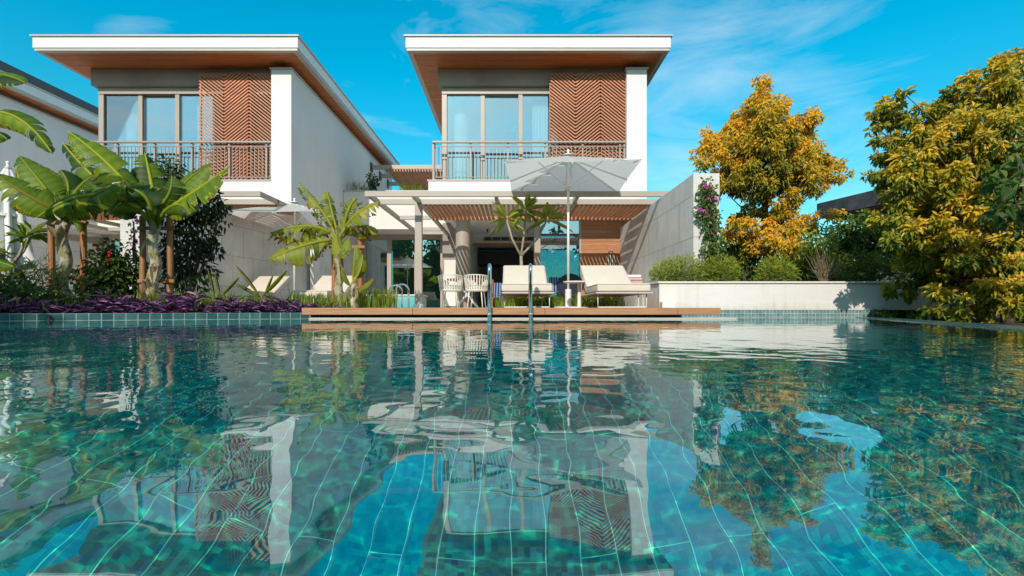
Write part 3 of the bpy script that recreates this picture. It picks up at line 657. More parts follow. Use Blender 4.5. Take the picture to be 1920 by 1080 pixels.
# side table
v = thing('side_table', 'small round white side table beside the parasol pole', 'side table', (1.02, 7.75, E))
MB().lathe((1.02, 7.75, E+.40), [(.185, 0), (.195, .008), (.195, .022), (.19, .026)], 32).build('table_top', 'pale_metal', v)
MB().lathe((1.10, 7.85, E), [(.03, .0), (.03, .40)], 16).build('stem', 'white_metal', v)
MB().lathe((1.05, 7.8, E), [(.20, 0), (.20, .012)], 28).build('base', 'white_metal', v)
# folded parasol, far left
v = thing('parasol', 'folded white parasol with hanging cloth at the left picture edge', 'parasol', (-7.35, 7.0, E))
MB().lathe((-7.35, 7.0, E-.05), [(.028, 0), (.024, 2.1)], 12).build('pole', 'white_metal', v, smooth=True)
cn = MB(); n = 56; rows = [(2.02, .045, 0), (1.9, .09, .12), (1.7, .12, .16), (1.4, .15, .22), (1.1, .185, .28), (.85, .21, .34), (.66, .225, .4)]
vs = []
for z, r_, am in rows:
    for k in range(n):
        a_ = 6.28319*k/n; rr_ = r_*(1+am*math.sin(a_*8+z*.8)+am*.4*math.sin(a_*3+1)); zz = z+(0 if z > .7 else .10*math.sin(a_*4))
        vs.append((-7.35+rr_*math.cos(a_), 7.0+rr_*math.sin(a_), E+zz))
cn.add(vs, [(i*n+k, i*n+(k+1) % n, (i+1)*n+(k+1) % n, (i+1)*n+k) for i in range(len(rows)-1) for k in range(n)])
cn.build('canopy', 'white_cloth', v, smooth=True)
MB().lathe((-7.35, 7.0, E+2.02), [(.05, 0), (.02, .05), (.02, .08), (.03, .10), (.01, .12)], 14).build('finial', 'white_metal', v, smooth=True)
MB().lathe((-7.35, 7.0, E+1.32), [(.165, 0), (.165, .04)], 20).build('strap', 'white_metal', v)

# woven chairs and dining table
def chair(cx_, cy_, face, label):
    v = thing('dining_chair', label, 'chair', (cx_, cy_, E), 'woven dining chairs at the round table'); rx, ry = .285, .27
    def pt(a_, k, z): return Vector((cx_+rx*k*math.cos(a_+face), cy_+ry*k*math.sin(a_+face), E+z))
    A0, A1 = math.radians(20), math.radians(340)
    top = [pt(A0+(A1-A0)*i/24, 1.04, .62+.14*math.sin(math.pi*i/24)**.8) for i in range(25)]
    MB().tube(top, .013, 8).build('arm_rail', 'rope', v, smooth=True)
    bs = MB()
    for i in range(25):
        a_ = A0+(A1-A0)*i/24; bs.bar(pt(a_, .90, .42), top[i], .026, .008, up=(math.cos(a_+face), math.sin(a_+face), 0))
    for zf in (.3,):
        bs.tube([pt(A0+(A1-A0)*i/24, .95, .42)*(1-zf)+top[i]*zf for i in range(25)], .007, 6)
    bs.build('backrest', 'rope', v)
    MB().lathe((cx_, cy_, E+.385), [(.20, 0), (.262, .015), (.265, .045), (.24, .055)], 24).build('seat', 'rope', v)
    MB().lathe((cx_, cy_, E+.442), [(.2, 0), (.235, .02), (.235, .05), (.2, .07)], 24).build('cushion', 'cushion', v, smooth=True)
    for k in range(4):
        a_ = math.pi/4+k*math.pi/2+face
        MB().tube([(cx_+.2*math.cos(a_), cy_+.2*math.sin(a_), E+.40), (cx_+.255*math.cos(a_), cy_+.255*math.sin(a_), E)], [.015, .011], 8).build('leg', 'rope', v, smooth=True)
    return v
chair(-1.44, 11.3, math.pi/2, 'woven white dining chair, left one at the round table')
chair(-.83, 11.3, math.pi*.45, 'woven white dining chair beside the left rail of the pool ladder')
v = thing('dining_table', 'round brown table between the woven chairs', 'table', (-1.12, 12.0, E))
MB().lathe((-1.12, 12.0, E+.68), [(.50, 0), (.52, .012), (.52, .03)], 36).build('table_top', 'table_wood', v)
for s in (-1, 1):
    MB().bar((-1.12-s*.28, 11.95+s*.05, E), (-1.12+s*.28, 12.05-s*.05, E+.68), .045, .05).build('leg', 'white_metal', v)
# round dark armchair and low table
v = thing('armchair', 'round navy upholstered armchair behind the parasol pole', 'armchair', (1.26, 10.4, E))
bk = MB(); n = 28; prof = [(.0, -.03), (.22, -.03), (.27, 0), (.22, .05), (0, .06)]
vs = []
for r_, dy in prof:
    for k in range(n): a_ = 6.28319*k/n; vs.append((1.26+r_*1.04*math.cos(a_), 10.4+dy-.25*r_*math.sin(a_)*.5, E+.47+r_*math.sin(a_)))
bk.add(vs, [(i*n+k, i*n+(k+1) % n, (i+1)*n+(k+1) % n, (i+1)*n+k) for i in range(len(prof)-1) for k in range(n)])
bk.build('backrest', 'navy_fabric', v, smooth=True)
MB().lathe((1.26, 10.68, E+.22), [(.2, 0), (.27, .03), (.27, .13), (.2, .16)], 24).build('seat', 'navy_fabric', v, smooth=True)
for k in range(4): a_ = .78+k*1.57; MB().tube([(1.26+.2*math.cos(a_), 10.66+.2*math.sin(a_), E+.23), (1.26+.24*math.cos(a_), 10.66+.24*math.sin(a_), E)], .014, 8).build('leg', 'table_wood', v)
m, t, b = mnew('stripe_fabric'); wv = t.nodes.new('ShaderNodeTexWave'); wv.inputs['Scale'].default_value = 5.5; t.links.new(coord(t), wv.inputs[0])
t.links.new(mixc(t, ramp(t, wv.outputs['Fac'], .62, .70), (.012, .04, .13), (.22, .28, .40)), b.inputs['Base Color']); b.inputs['Roughness'].default_value = .9
def pillow(name, c, w_, h_, th, mat, label, cat, tilt=.3):
    p = MB(); N = 9; vs = []
    for s in (1, -1):
        for i in range(N):
            for j in range(N):
                u, q = i/(N-1)*2-1, j/(N-1)*2-1; k = (1-u*u)**.45*(1-q*q)**.45
                vs.append((c[0]+u*w_/2*(1-.06*(1-abs(q))), c[1]+s*th/2*k+q*h_/2*tilt, c[2]+h_/2+q*h_/2))
    fs = []
    for o_ in (0, N*N): fs += [(o_+i*N+j, o_+(i+1)*N+j, o_+(i+1)*N+j+1, o_+i*N+j+1) if not o_ else (o_+i*N+j, o_+i*N+j+1, o_+(i+1)*N+j+1, o_+(i+1)*N+j) for i in range(N-1) for j in range(N-1)]
    p.add(vs, fs); return setp(p.build(name, mat, smooth=True), label, cat)
pillow('cushion', (.98, 10.5, E+.33), .34, .34, .12, 'stripe_fabric', 'blue and white striped cushion left of the navy armchair', 'cushion')
v = thing('deck_chair', 'blue striped canvas deck chair behind the left rail of the pool ladder', 'deck chair', (-.22, 9.8, E))
MB().add([(-.37, 9.6, E+.20), (-.20, 9.6, E+.20), (-.20, 10.0, E+.52), (-.37, 10.0, E+.52), (-.37, 9.62, E+.19), (-.20, 9.62, E+.19), (-.20, 10.02, E+.51), (-.37, 10.02, E+.51)],
         [(0, 1, 2, 3), (7, 6, 5, 4), (0, 4, 5, 1), (1, 5, 6, 2), (2, 6, 7, 3), (3, 7, 4, 0)]).build('sling', 'stripe_fabric', v)
for x in (-.40, -.17): MB().bar((x, 9.5, E), (x, 10.06, E+.58), .025, .03).build('frame', 'table_wood', v); MB().bar((x, 9.98, E), (x, 9.6, E+.3), .025, .03).build('leg', 'table_wood', v)
# towels and bag on / behind the right lounger
v = thing('towel', 'folded pink towels piled behind the right lounger', 'towel', (2.02, 8.2, E))
for k in range(3): MB().box(1.86+.01*k, 2.20-.012*k, 8.05, 8.35, E+.40+k*.052, E+.45+k*.052).build('fold', 'pink_towel' if k != 2 else 'curtain', v, bevel=.02, seg=4)
v = thing('stool', 'low cream stool carrying the pink towels', 'stool', (2.03, 8.2, E))
MB().box(1.84, 2.22, 8.02, 8.38, E+.36, E+.398).build('seat', 'pale_metal', v, bevel=.01)
for x in (1.86, 2.2):
    for y in (8.05, 8.35): MB().tube([(x, y, E+.36), (x, y, E)], .012, 8).build('leg', 'pale_metal', v)
v = thing('hanging_bag', 'striped brown and white bag hanging on the timber wall', 'bag', (2.62, 12.7, E+1.2))
bg_ = MB(); N = 14
pts = [(2.62+.15*math.cos(6.28*i/N), 12.72+.07*math.sin(6.28*i/N)) for i in range(N)]
bg_.add([(2.62+(x-2.62)*.85, y, E+1.0) for x, y in pts]+[(x, y, E+1.12) for x, y in pts]+[(2.62+(x-2.62)*.8, 12.72+(y-12.72)*.7, E+1.40) for x, y in pts],
        [(i, (i+1) % N, N+(i+1) % N, N+i) for i in range(N)]+[(N+i, N+(i+1) % N, 2*N+(i+1) % N, 2*N+i) for i in range(N)]+[tuple(range(N))[::-1], tuple(range(2*N, 3*N))])
m, t, b = mnew('bag_stripe'); wv = t.nodes.new('ShaderNodeTexWave'); wv.inputs['Scale'].default_value = 6; t.links.new(coord(t), wv.inputs[0])
t.links.new(mixc(t, ramp(t, wv.outputs['Fac'], .4, .6), (.16, .09, .06), (.6, .55, .48)), b.inputs['Base Color']); b.inputs['Roughness'].default_value = .9
bg_.build('body', 'bag_stripe', v, smooth=True)
MB().tube([(2.62+.065*math.cos(q), 12.73, E+1.38+.17*math.sin(q)) for q in np.linspace(0, math.pi, 11)], .008, 6).build('handle', 'bag_stripe', v)

# pool ladder: two chrome rails at the deck edge
v = thing('pool_ladder', 'polished steel pool ladder with two tall handrails at the deck edge', 'pool ladder', (-.03, 5.95, 0))
for px in (917.5, 995):
    x = (px-960)/F*5.93; pts = [(x, 5.93, -.9), (x, 5.93, E+.46)]+[(x, 5.93+.085-.085*math.cos(q), E+.46+.075*math.sin(q)) for q in np.linspace(.2, math.pi-.2, 9)]+[(x, 6.10, E+.46), (x, 6.10, E+.0)]
    rl = MB().tube(pts, .0215, 14).build('handrail', 'chrome', v, smooth=True)
    MB().lathe((x, 6.10, E-.001), [(.05, 0), (.045, .012), (.025, .016)], 16).build('flange', 'chrome', rl, smooth=True)
    MB().lathe((x, 5.93, .035), [(.0245, 0), (.0245, .05)], 14).build('collar', 'chrome', rl, smooth=True)
x0, x1 = (917.5-960)/F*5.93, (995-960)/F*5.93
for z in (-.22, -.5, -.78): MB().box(x0, x1, 5.89, 5.97, z, z+.03).build('step', 'chrome', v, bevel=.006)
# spa tub with chrome hoops
v = thing('spa_tub', 'low turquoise plunge tub in front of the glass doors', 'spa tub', (-3.1, 12.5, E))
MB().box(-3.6, -2.35, 12.0, 13.2, E-.002, E+.30).build('tub', 'teal_tub', v, bevel=.02, seg=3)
MB().box(-3.64, -2.31, 11.96, 13.24, E+.302, E+.33).build('rim', 'white_render', v, bevel=.008)
v = thing('spa_ladder', 'pair of bent chrome hoops standing above the green grass blades', 'handrail', (-2.35, 10, E))
for px, pz in ((742, 10.0), (754, 9.6)):
    x = (px-960)/F*pz; MB().tube([(x-.13, pz, E), (x-.13, pz, E+.34)]+[(x-.13*math.cos(q), pz, E+.34+.13*math.sin(q)) for q in np.linspace(.3, math.pi-.3, 8)]+[(x+.13, pz, E+.34), (x+.13, pz, E)], .018, 10).build('hoop', 'chrome', v, smooth=True)
# hose over the left curb
pts = [P(78, 573, 5.55), P(86, 583, 5.45), P(92, 590, 5.30), P(93, 600, 5.27), P(86, 612, 5.26)]
setp(MB().tube(bez_through(pts[0], pts[2], pts[4], 12), .012, 8).build('garden_hose', 'black_rubber', smooth=True), 'black hose hanging over the left tiled curb into the water', 'hose')

# ------------------------------------------------------------------ plants
def banana_leaf(p0, pm, p1, w, hint=(0, -.75, .65), droop=.35, tears=9, tone=.5, N=46, ribtone=.8, torn=.5):
    """a blade torn into strips along a curved midrib; returns a mesh builder"""
    mb = MB(); rib = bez_through(Vector(p0), Vector(pm), Vector(p1), N); h = Vector(hint).normalized()
    for sd in (-1, 1):
        cuts = sorted(random.sample(range(4, N-3), tears)) if tears else []; grp = [0]+cuts+[N-1]
        for a, b in zip(grp[:-1], grp[1:]):
            dr = droop+random.uniform(-.12, .16)*(1+torn); gap = random.uniform(.25, 1.1)*torn; sl = random.uniform(-.05, .12)*torn; tn = tone+random.uniform(-.16, .14); m = b-a+1
            if m < 2: continue
            vs = []; tl = []; short = random.uniform(.86, 1.03) if torn > .2 else 1
            for i in range(a, b+1):
                t = i/(N-1); T = (rib[min(i+1, N-1)]-rib[max(i-1, 0)]).normalized(); S = T.cross(h).normalized()*sd; U = S.cross(T)*sd
                if U.dot(h) < 0: U = -U
                prof = max(.0, math.sin(math.pi*min(1, (.02+t*.98)**.75)))**.55
                ww = w*.5*prof*short*(1+.03*math.sin(i*2.1+sd))
                ce = (i-(a+b)/2)/max(1, (b-a)/2)                 # shrink towards the group's middle at the edge: gaps between strips
                pull = -T*ce*gap*.05*w
                for k in (0, .35, .7, 1):
                    q = rib[i]+S*ww*k*math.cos(dr*(.4+k))-U*ww*k*math.sin(dr*(.3+k*.9))+U*ww*.22*k*(1-k)*4*.4+pull*k*k*4+T*ww*(.22*k+sl*k)
                    vs.append(q); tl.append((1.5 if k == 1 and torn > .2 and (random.random() < .28 or i in (a, b)) else tn)+.06*math.sin(i*1.3))
            mb.add(vs, [(4*i+k, 4*i+k+1, 4*i+k+5, 4*i+k+4) for i in range(m-1) for k in range(3)], tl)
    mb.tube(rib, [w*.05*(1-.8*i/(N-1))+.003 for i in range(N)], 6, tone=ribtone)
    return mb
def stalk(mb, a, b, r0, r1, tone=.75):
    a, b = Vector(a), Vector(b); mb.tube([a, a.lerp(b, .5)+Vector((0, 0, .03)), b], [r0, (r0+r1)/2, r1], 8, tone=tone)
def banana(label, base, top, r, d, leafs, mat='banana_green', trunk=True, group='banana plants in the poolside bed'):
    B, T = P(base[0], base[1], d), P(top[0], top[1], d); B.z = min(B.z, E-.05)
    v = thing('banana_plant', label, 'banana plant', B, group)
    if trunk:
        n = 14; pts = [B.lerp(T, i/(n-1))+Vector((.02*math.sin(i*1.1), .02*math.cos(i*.9), 0)) for i in range(n)]
        tr = MB(); tr.tube(pts, [r*(1.3-.45*i/(n-1))*(1+.05*math.sin(i*2.3)) for i in range(n)], 16)
        tr.tone = [.5+.35*math.sin(q[2]*23)*math.sin(q[0]*41+q[2]*9) for q in tr.v]
        trunk_ = tr.build('trunk', 'banana_trunk', v, smooth=True)
        for k in range(7):                                      # dry sheaths peeling off the stem
            a_ = random.uniform(-2.6, -.4); i = random.uniform(.15, .95); q = B.lerp(T, i)+Vector((math.cos(a_), math.sin(a_), 0))*r*.95
            dq = Vector((math.cos(a_)*.5, math.sin(a_)*.5, random.choice((-1, 1, -1)))); sh = MB(); leaves(sh, np.array([q]), np.array([dq]), .28 if r > .04 else .14, .09 if r > .04 else .04, .5); sh.build('sheath', 'leaf_dry', trunk_)
    for lf in leafs:
        (x0, y0, z0), (xm, ym, zm), (x1, y1, z1), w = lf[:4]; kw = lf[4] if len(lf) > 4 else {}
        m_ = kw.pop('mat', mat) if 'mat' in kw else mat
        p0, pm, p1 = P(x0, y0, d+z0), P(xm, ym, d+zm), P(x1, y1, d+z1); w = w*1.5 if w > .18 else w
        if mat == 'banana_green': kw['tears'] = max(2, int(kw.get('tears', 6)*.75)); kw['torn'] = min(.26, kw.get('torn', .3)); kw['droop'] = kw.get('droop', .4)*.75
        mb = banana_leaf(p0, pm, p1, w, **kw)
        if trunk: stalk(mb, T-Vector((0, 0, .08)), p0, r*.5, .018)
        mb.build('leaf', m_, v, smooth=True)
    return v
# middle banana (lime, wind-torn)
banana('short wind-torn yellow-green banana plant staked in front of the glass doors', (640, 566), (632, 452), .055, 7.5, [
    ((622, 425, .02), (598, 388, .05), (560, 343, .1), .30, dict(tears=20, torn=1.3, droop=.75, tone=.5)),
    ((618, 436, -.05), (572, 424, -.15), (507, 437, -.2), .46, dict(tears=16, torn=1.0, droop=.55, tone=.42, hint=(0, -.6, .8))),
    ((618, 450, -.15), (565, 462, -.35), (506, 486, -.45), .40, dict(tears=10, torn=.6, droop=.45, tone=.5, hint=(.2, -.85, .5))),
    ((631, 430, .1), (622, 395, .12), (613, 358, .15), .27, dict(tears=6, torn=.4, droop=.5, tone=.35, hint=(.7, -.7, .2))),
    ((643, 436, 0), (652, 398, -.05), (668, 371, -.05), .36, dict(tears=10, torn=.8, droop=.7, tone=.45, hint=(.3, -.9, .2))),
    ((648, 425, -.1), (672, 400, -.2), (710, 379, -.25), .30, dict(tears=8, torn=.6, droop=.4, tone=.62, hint=(-.4, -.8, .5))),
    ((648, 440, .1), (676, 424, .05), (708, 440, 0), .36, dict(tears=12, torn=.8, droop=.8, tone=.5)),
    ((630, 440, -.25), (640, 470, -.35), (655, 445, -.3), .20, dict(tears=3, torn=.4, tone=.4)),
    ((612, 458, -.1), (602, 470, -.12), (594, 486, -.14), .12, dict(tears=5, torn=1, droop=1.1, mat='leaf_dry', tone=.1)),
], mat='banana_lime')
banana('young upright banana shoot between the stakes of the middle banana plant', (664, 570), (664, 530), .035, 7.1, [
    ((662, 520, 0), (664, 490, 0), (666, 462, .02), .20, dict(tears=2, torn=.1, droop=.7, tone=.5, hint=(-.4, -.9, .1))),
    ((668, 520, -.05), (677, 500, -.05), (680, 478, 0), .26, dict(tears=2, torn=.1, droop=.7, tone=.35, hint=(.5, -.9, .1))),
    ((672, 542, 0), (686, 533, -.05), (700, 521, -.1), .12, dict(tears=1, torn=.1, droop=.5, tone=.6)),
    ((656, 535, 0), (646, 518, -.05), (640, 504, -.05), .11, dict(tears=1, torn=.1, droop=.6, tone=.35)),
], mat='banana_lime')
# tall banana in front of the middle villa
banana('tallest banana plant with broad bright leaves in front of the villa balcony', (287, 572), (290, 420), .066, 6.7, [
    ((312, 392, -.1), (362, 362, -.3), (430, 312, -.4), .40, dict(tears=8, torn=.35, droop=.35, tone=.62, hint=(-.35, -.75, .55))),
    ((310, 390, .1), (345, 345, .15), (396, 306, .2), .42, dict(tears=6, torn=.35, droop=.4, tone=.52, hint=(-.4, -.8, .4))),
    ((292, 390, .1), (283, 340, .15), (272, 288, .2), .46, dict(tears=8, torn=.5, droop=.7, tone=.22, hint=(.6, -.75, .2))),
    ((270, 385, -.1), (205, 310, -.2), (128, 246, -.25), .40, dict(tears=9, torn=.4, droop=.55, tone=.5, hint=(.5, -.7, .5))),
    ((262, 398, .15), (190, 345, .2), (118, 268, .3), .50, dict(tears=8, torn=.5, droop=.9, tone=.18, hint=(.5, -.85, .25))),
    ((262, 392, -.25), (170, 366, -.5), (70, 408, -.6), .50, dict(tears=12, torn=.25, droop=.75, tone=.42, hint=(0, -.9, .45))),
    ((308, 398, -.2), (335, 384, -.3), (358, 402, -.35), .34, dict(tears=4, torn=.3, droop=.8, tone=.4)),
    ((284, 395, -.25), (268, 365, -.35), (235, 352, -.4), .38, dict(tears=5, torn=.3, droop=.7, tone=.15)),
    ((300, 388, -.2), (318, 360, -.25), (322, 330, -.2), .30, dict(tears=5, torn=.4, droop=.7, tone=.3, hint=(.3, -.9, .2))),
])
banana('banana plant with a bent pale trunk between the stakes at far left', (118, 560), (122, 406), .062, 6.5, [
    ((112, 388, 0), (75, 340, 0), (36, 292, .05), .40, dict(tears=5, torn=.3, droop=.6, tone=.42, hint=(.5, -.8, .3))),
    ((106, 394, -.15), (52, 366, -.3), (-12, 324, -.4), .38, dict(tears=6, torn=.3, droop=.5, tone=.45, hint=(.3, -.8, .5))),
    ((130, 390, .1), (150, 350, .15), (196, 318, .15), .36, dict(tears=5, torn=.4, droop=.6, tone=.25)),
    ((128, 394, -.2), (165, 372, -.3), (236, 338, -.3), .36, dict(tears=6, torn=.4, droop=.6, tone=.3, hint=(-.2, -.8, .5))),
    ((118, 388, .1), (128, 350, .2), (112, 318, .25), .34, dict(tears=4, torn=.4, droop=.7, tone=.2, hint=(.5, -.8, .2))),
    ((130, 400, -.25), (142, 415, -.3), (150, 436, -.3), .16, dict(tears=4, torn=.8, droop=.9, tone=.6)),
])
banana('banana plant mostly outside the left edge, leaf tips reaching into the picture', (-110, 560), (-105, 330), .09, 5.2, [
    ((-80, 170, 0), (-20, 140, -.1), (48, 156, -.15), .26, dict(tears=4, torn=.3, droop=.6, tone=.2)),
    ((-85, 240, 0), (10, 212, -.1), (98, 288, -.15), .27, dict(tears=9, torn=.9, droop=.7, tone=.38)),
    ((-90, 290, 0), (-30, 250, -.1), (14, 262, -.15), .20, dict(tears=4, torn=.6, droop=.8, tone=.15)),
    ((-90, 470, -.2), (-40, 480, -.3), (26, 500, -.35), .22, dict(tears=3, torn=.3, droop=.6, tone=.3)),
])
def stakes(label, xs_, yt, yb, d, bars):
    v = thing('tree_stake', label, 'tree stake', P(sum(xs_)/2, yb, d), 'timber stake frames round the banana plants')
    for x in xs_:
        a, b2 = P(x, yb, d), P(x, yt, d); MB().tube([a, a.lerp(b2, .5)+Vector((.008, 0, 0)), b2], [.042, .040, .038], 12).build('post', 'stake_wood', v, bevel=.005)
    for y in bars:
        a, b2 = P(xs_[0]-9, y, d-.06), P(xs_[1]+9, y, d-.06); MB().bar(a, b2, .03, .048).build('crossbar', 'stake_wood', v, bevel=.005)
    return v
stakes('pair of timber stakes with one crossbar holding the middle banana plant', (626, 675), 446, 575, 7.62, (463,))
stakes('pair of timber stakes and crossbars holding the tallest banana plant', (267, 318), 405, 575, 6.85, (428, 527))
stakes('pair of timber stakes and crossbars holding the far left banana plant', (96, 156), 404, 575, 6.65, (418, 521))

def shrub(label, cat, d, clumps, Lg, Wd, mat, base, name='shrub', tone=.5, droop=.2, dens=1.0, stems=5, group=None, spread=.6, jit=.25, fold=.25):
    B = P(*base, d); v = thing(name, label, cat, B, group); mb = MB(); st = MB()
    for c_ in clumps:
        px, py, rp = c_[:3]; dz = c_[3] if len(c_) > 3 else R.uniform(-.2, .2); tn = c_[4] if len(c_) > 4 else tone
        c = P(px, py, d+dz); r = rp/F*(d+dz); n = int(dens*150*(r/Lg)**2*.10)+8
        clump(mb, c, r, n, Lg, Wd, tn, droop=droop, spread=spread, tj=jit)
        mid = B.lerp(c, .5)+Vector((R.uniform(-.05, .05), R.uniform(-.05, .05), .05)); st.tube([B+Vector((R.uniform(-.06, .06), R.uniform(-.05, .05), 0)), mid, c], [.014, .010, .004], 5)
        for k in range(3):
            q = c+Vector(ball(1)[0])*r*.8; st.tube([mid.lerp(c, .5), c.lerp(q, .5), q], [.006, .004, .002], 4, cap=False)
    mb.build('foliage', mat, v); st.build('stem', 'bark', v, smooth=True)
    return v
# dark glossy shrub left of the concrete wall
shrub('tall dark glossy shrub right of the tallest banana plant', 'shrub', 7.4, [(318, 318, 30), (300, 345, 32), (345, 350, 34), (372, 385, 38), (335, 400, 42), (396, 372, 24), (410, 412, 20), (365, 430, 40), (330, 455, 42), (385, 452, 26), (402, 470, 14), (350, 490, 40), (378, 505, 24), (325, 515, 34), (355, 535, 34), (410, 392, 16)],
      .10, .042, 'leaf_dark', (350, 570), tone=.4, droop=.5, dens=1.25)
shrub('hibiscus bush with red flowers between the two stake frames', 'hibiscus', 6.9, [(190, 500, 30), (228, 520, 34), (175, 530, 30), (215, 485, 22), (205, 465, 18), (245, 500, 24), (240, 545, 32), (190, 552, 32), (160, 512, 20), (258, 535, 26), (205, 535, 30)],
      .07, .048, 'leaf_mid', (210, 575), tone=.3, dens=1.2)
fb = [o for o in COL.objects if o.get('category') == 'hibiscus'][0]
for px, py in ((178, 461), (186, 464), (133, 489), (205, 488), (205, 475)):
    f_ = MB(); c = np.array(P(px, py, 6.62)); leaves(f_, np.repeat(c[None], 8, 0), R.normal(size=(8, 3))+np.array([0, -1, 0]), .035, .026, .5); f_.build('flower', 'flower_red', fb)
shrub('feathery low green shrub at the foot of the far left stakes', 'shrub', 6.4, [(60, 530, 36), (100, 540, 34), (25, 545, 34), (75, 505, 18), (135, 548, 30), (5, 528, 30)], .16, .010, 'leaf_mid', (70, 575), tone=.35, droop=-.8, dens=2.6, spread=.5)
shrub('dark round-leaved shrub in the corner under the folded parasol', 'shrub', 5.9, [(15, 535, 34), (50, 560, 28), (-20, 550, 40), (90, 565, 22), (140, 566, 20)], .06, .045, 'leaf_mid', (20, 585), tone=.15, dens=1.2)
def frangipani(label, d, base, joints, tips, Lg=.26, tone=.5, r=.035):
    B = P(*base, d); v = thing('frangipani', label, 'frangipani tree', B, 'small frangipani trees'); st = MB(); lf = MB()
    J = P(*joints, d); st.tube([B, B.lerp(J, .5)+Vector((.01, 0, 0)), J], [r, r*.9, r*.85], 10)
    for px, py, dz in tips:
        T = P(px, py, d+dz); mid = J.lerp(T, .5)+Vector(((T.x-J.x)*.12, 0, -.02)); st.tube([J, mid, T], [r*.75, r*.6, r*.5], 9)
        n = 24; an = R.uniform(0, 6.28, n); el = R.uniform(-.55, .95, n)
        D = np.stack([np.cos(an)*np.cos(el), np.sin(an)*np.cos(el), np.sin(el)], 1)
        leaves(lf, np.array(T)[None]+D*.03+np.array([0, 0, 1])*(el*.03)[:, None], D, Lg, Lg*.24, np.clip(tone+el*.12, 0, 1), fold=.2, nrm=np.tile([0, 0, 1.], (n, 1))+R.normal(size=(n, 3))*.25)
    st.build('trunk', 'pale_bark', v, smooth=True); lf.build('foliage', 'leaf_lime', v); return v
frangipani('small three-branched frangipani tree behind the left lounger on the deck', 9.3, (978, 577), (977, 480), [(950, 412, -.05), (986, 396, .1), (1026, 412, .0)], Lg=.42, tone=.75)
frangipani('small frangipani branch with drooping leaves by the folded parasol', 6.6, (-5, 575), (20, 500), [(48, 448, 0), (62, 438, .15), (-15, 470, .1)], Lg=.24, tone=.45, r=.03)
# strappy plants
def blades(mb, base, n, h, w, tone, spread=.35, bend=.35):
    for i in range(n):
        a_ = R.uniform(0, 6.283); hh = h*R.uniform(.55, 1.15); s = R.uniform(.1, 1)*spread; p = Vector(base)+Vector((R.normal()*.05, R.normal()*.05, 0))
        d = Vector((math.cos(a_), math.sin(a_), 0)); q1 = p+d*s*hh*.45+Vector((0, 0, hh*.6)); q2 = p+d*s*hh*(1+bend)+Vector((0, 0, hh*(1-bend*.5*R.rand())))
        sd = Vector((-d.y, d.x, 0))*w*.5; sd = (sd+Vector((w*.3, 0, 0))).normalized()*w*.5; t = tone+R.normal()*.15
        mb.add([p-sd*.7, p+sd*.7, q1+sd, q1-sd, q2], [(0, 1, 2, 3), (3, 2, 4)], t)
def curby(x): return 3.72+(x+9.5)*(6.28-3.72)/(9.5-2.32)
g_ = MB()
for i in range(200):
    x = -7.6+R.rand()*5.15; y = curby(x)+.62+R.rand()*.9; blades(g_, (x, y, E-.05), 9, .30 if x > -4.9 else .17, .016, .5)
    if i % 4 == 0: blades(g_, (x, curby(x)+.3+R.rand()*.3, E-.05), 7, .16, .014, .45)
setp(g_.build('daylily', 'leaf_lime', loc=(-4, 6.8, E-.05)), 'low bed of green daylily blades behind the purple ground cover', 'daylilies', kind='stuff')
v = thing('grass_clump', 'upright yellow-green grass clump at the left end of the deck beside the chrome hoops', 'grass clump', (-2.0, 7.4, E-.01)); g_ = MB()
for i in range(42): blades(g_, (-2.45+R.rand()*.62, 7.25+R.rand()*.5, E-.01), 8, .34, .014, .55, spread=.22)
g_.build('blades', 'leaf_lime', v)
for k, (xa, xb, lab) in enumerate(((-.25, .62, 'clump of green strap leaves under the left lounger'), (.64, 1.14, 'clump of green strap leaves by the parasol base'), (1.2, 2.1, 'clump of green strap leaves under the right lounger'))):
    v = thing('agapanthus', lab, 'strap-leaf plant', ((xa+xb)/2, 9.2, E), 'strap-leaved plants along the back of the deck'); g_ = MB()
    for i in range(int(34*(xb-xa))): blades(g_, (xa+R.rand()*(xb-xa), 9.05+R.rand()*.4, E-.006), 11, .28, .030, .6, spread=.9, bend=.5)
    g_.build('blades', 'leaf_lime', v)
def paddle(label, d, base, lv):
    v = thing('paddle_plant', label, 'paddle-leaf plant', P(*base, d), 'paddle-leaved plants in the bed')
    for (xm, ym), (xt, yt), w, tn in lv:
        p1 = P(xt, yt, d-.05); pm = P(xm, ym, d-.03); p0 = P(*base, d).lerp(pm, .62)
        mb = banana_leaf(p0, p0.lerp(p1, .5)+Vector((0, 0, .01)), p1, w, tears=0, torn=0, tone=tn, droop=.7, hint=(.3, -.9, .3), N=20); mb.tube([P(*base, d), p0], .012, 6, tone=.5); mb.build('leaf', 'banana_green', v, smooth=True)
paddle('paddle-leaved plant in front of the cream lounger under the white parasol', 7.1, (490, 566), [((478, 540), (442, 498), .09, .3), ((500, 540), (538, 506), .11, .6), ((474, 545), (441, 532), .09, .3), ((500, 545), (512, 515), .08, .4)])
paddle('small paddle-leaved plant left of the concrete wall foot', 6.9, (410, 570), [((395, 545), (390, 506), .08, .2), ((418, 545), (448, 520), .09, .35), ((412, 540), (402, 512), .08, .25)])
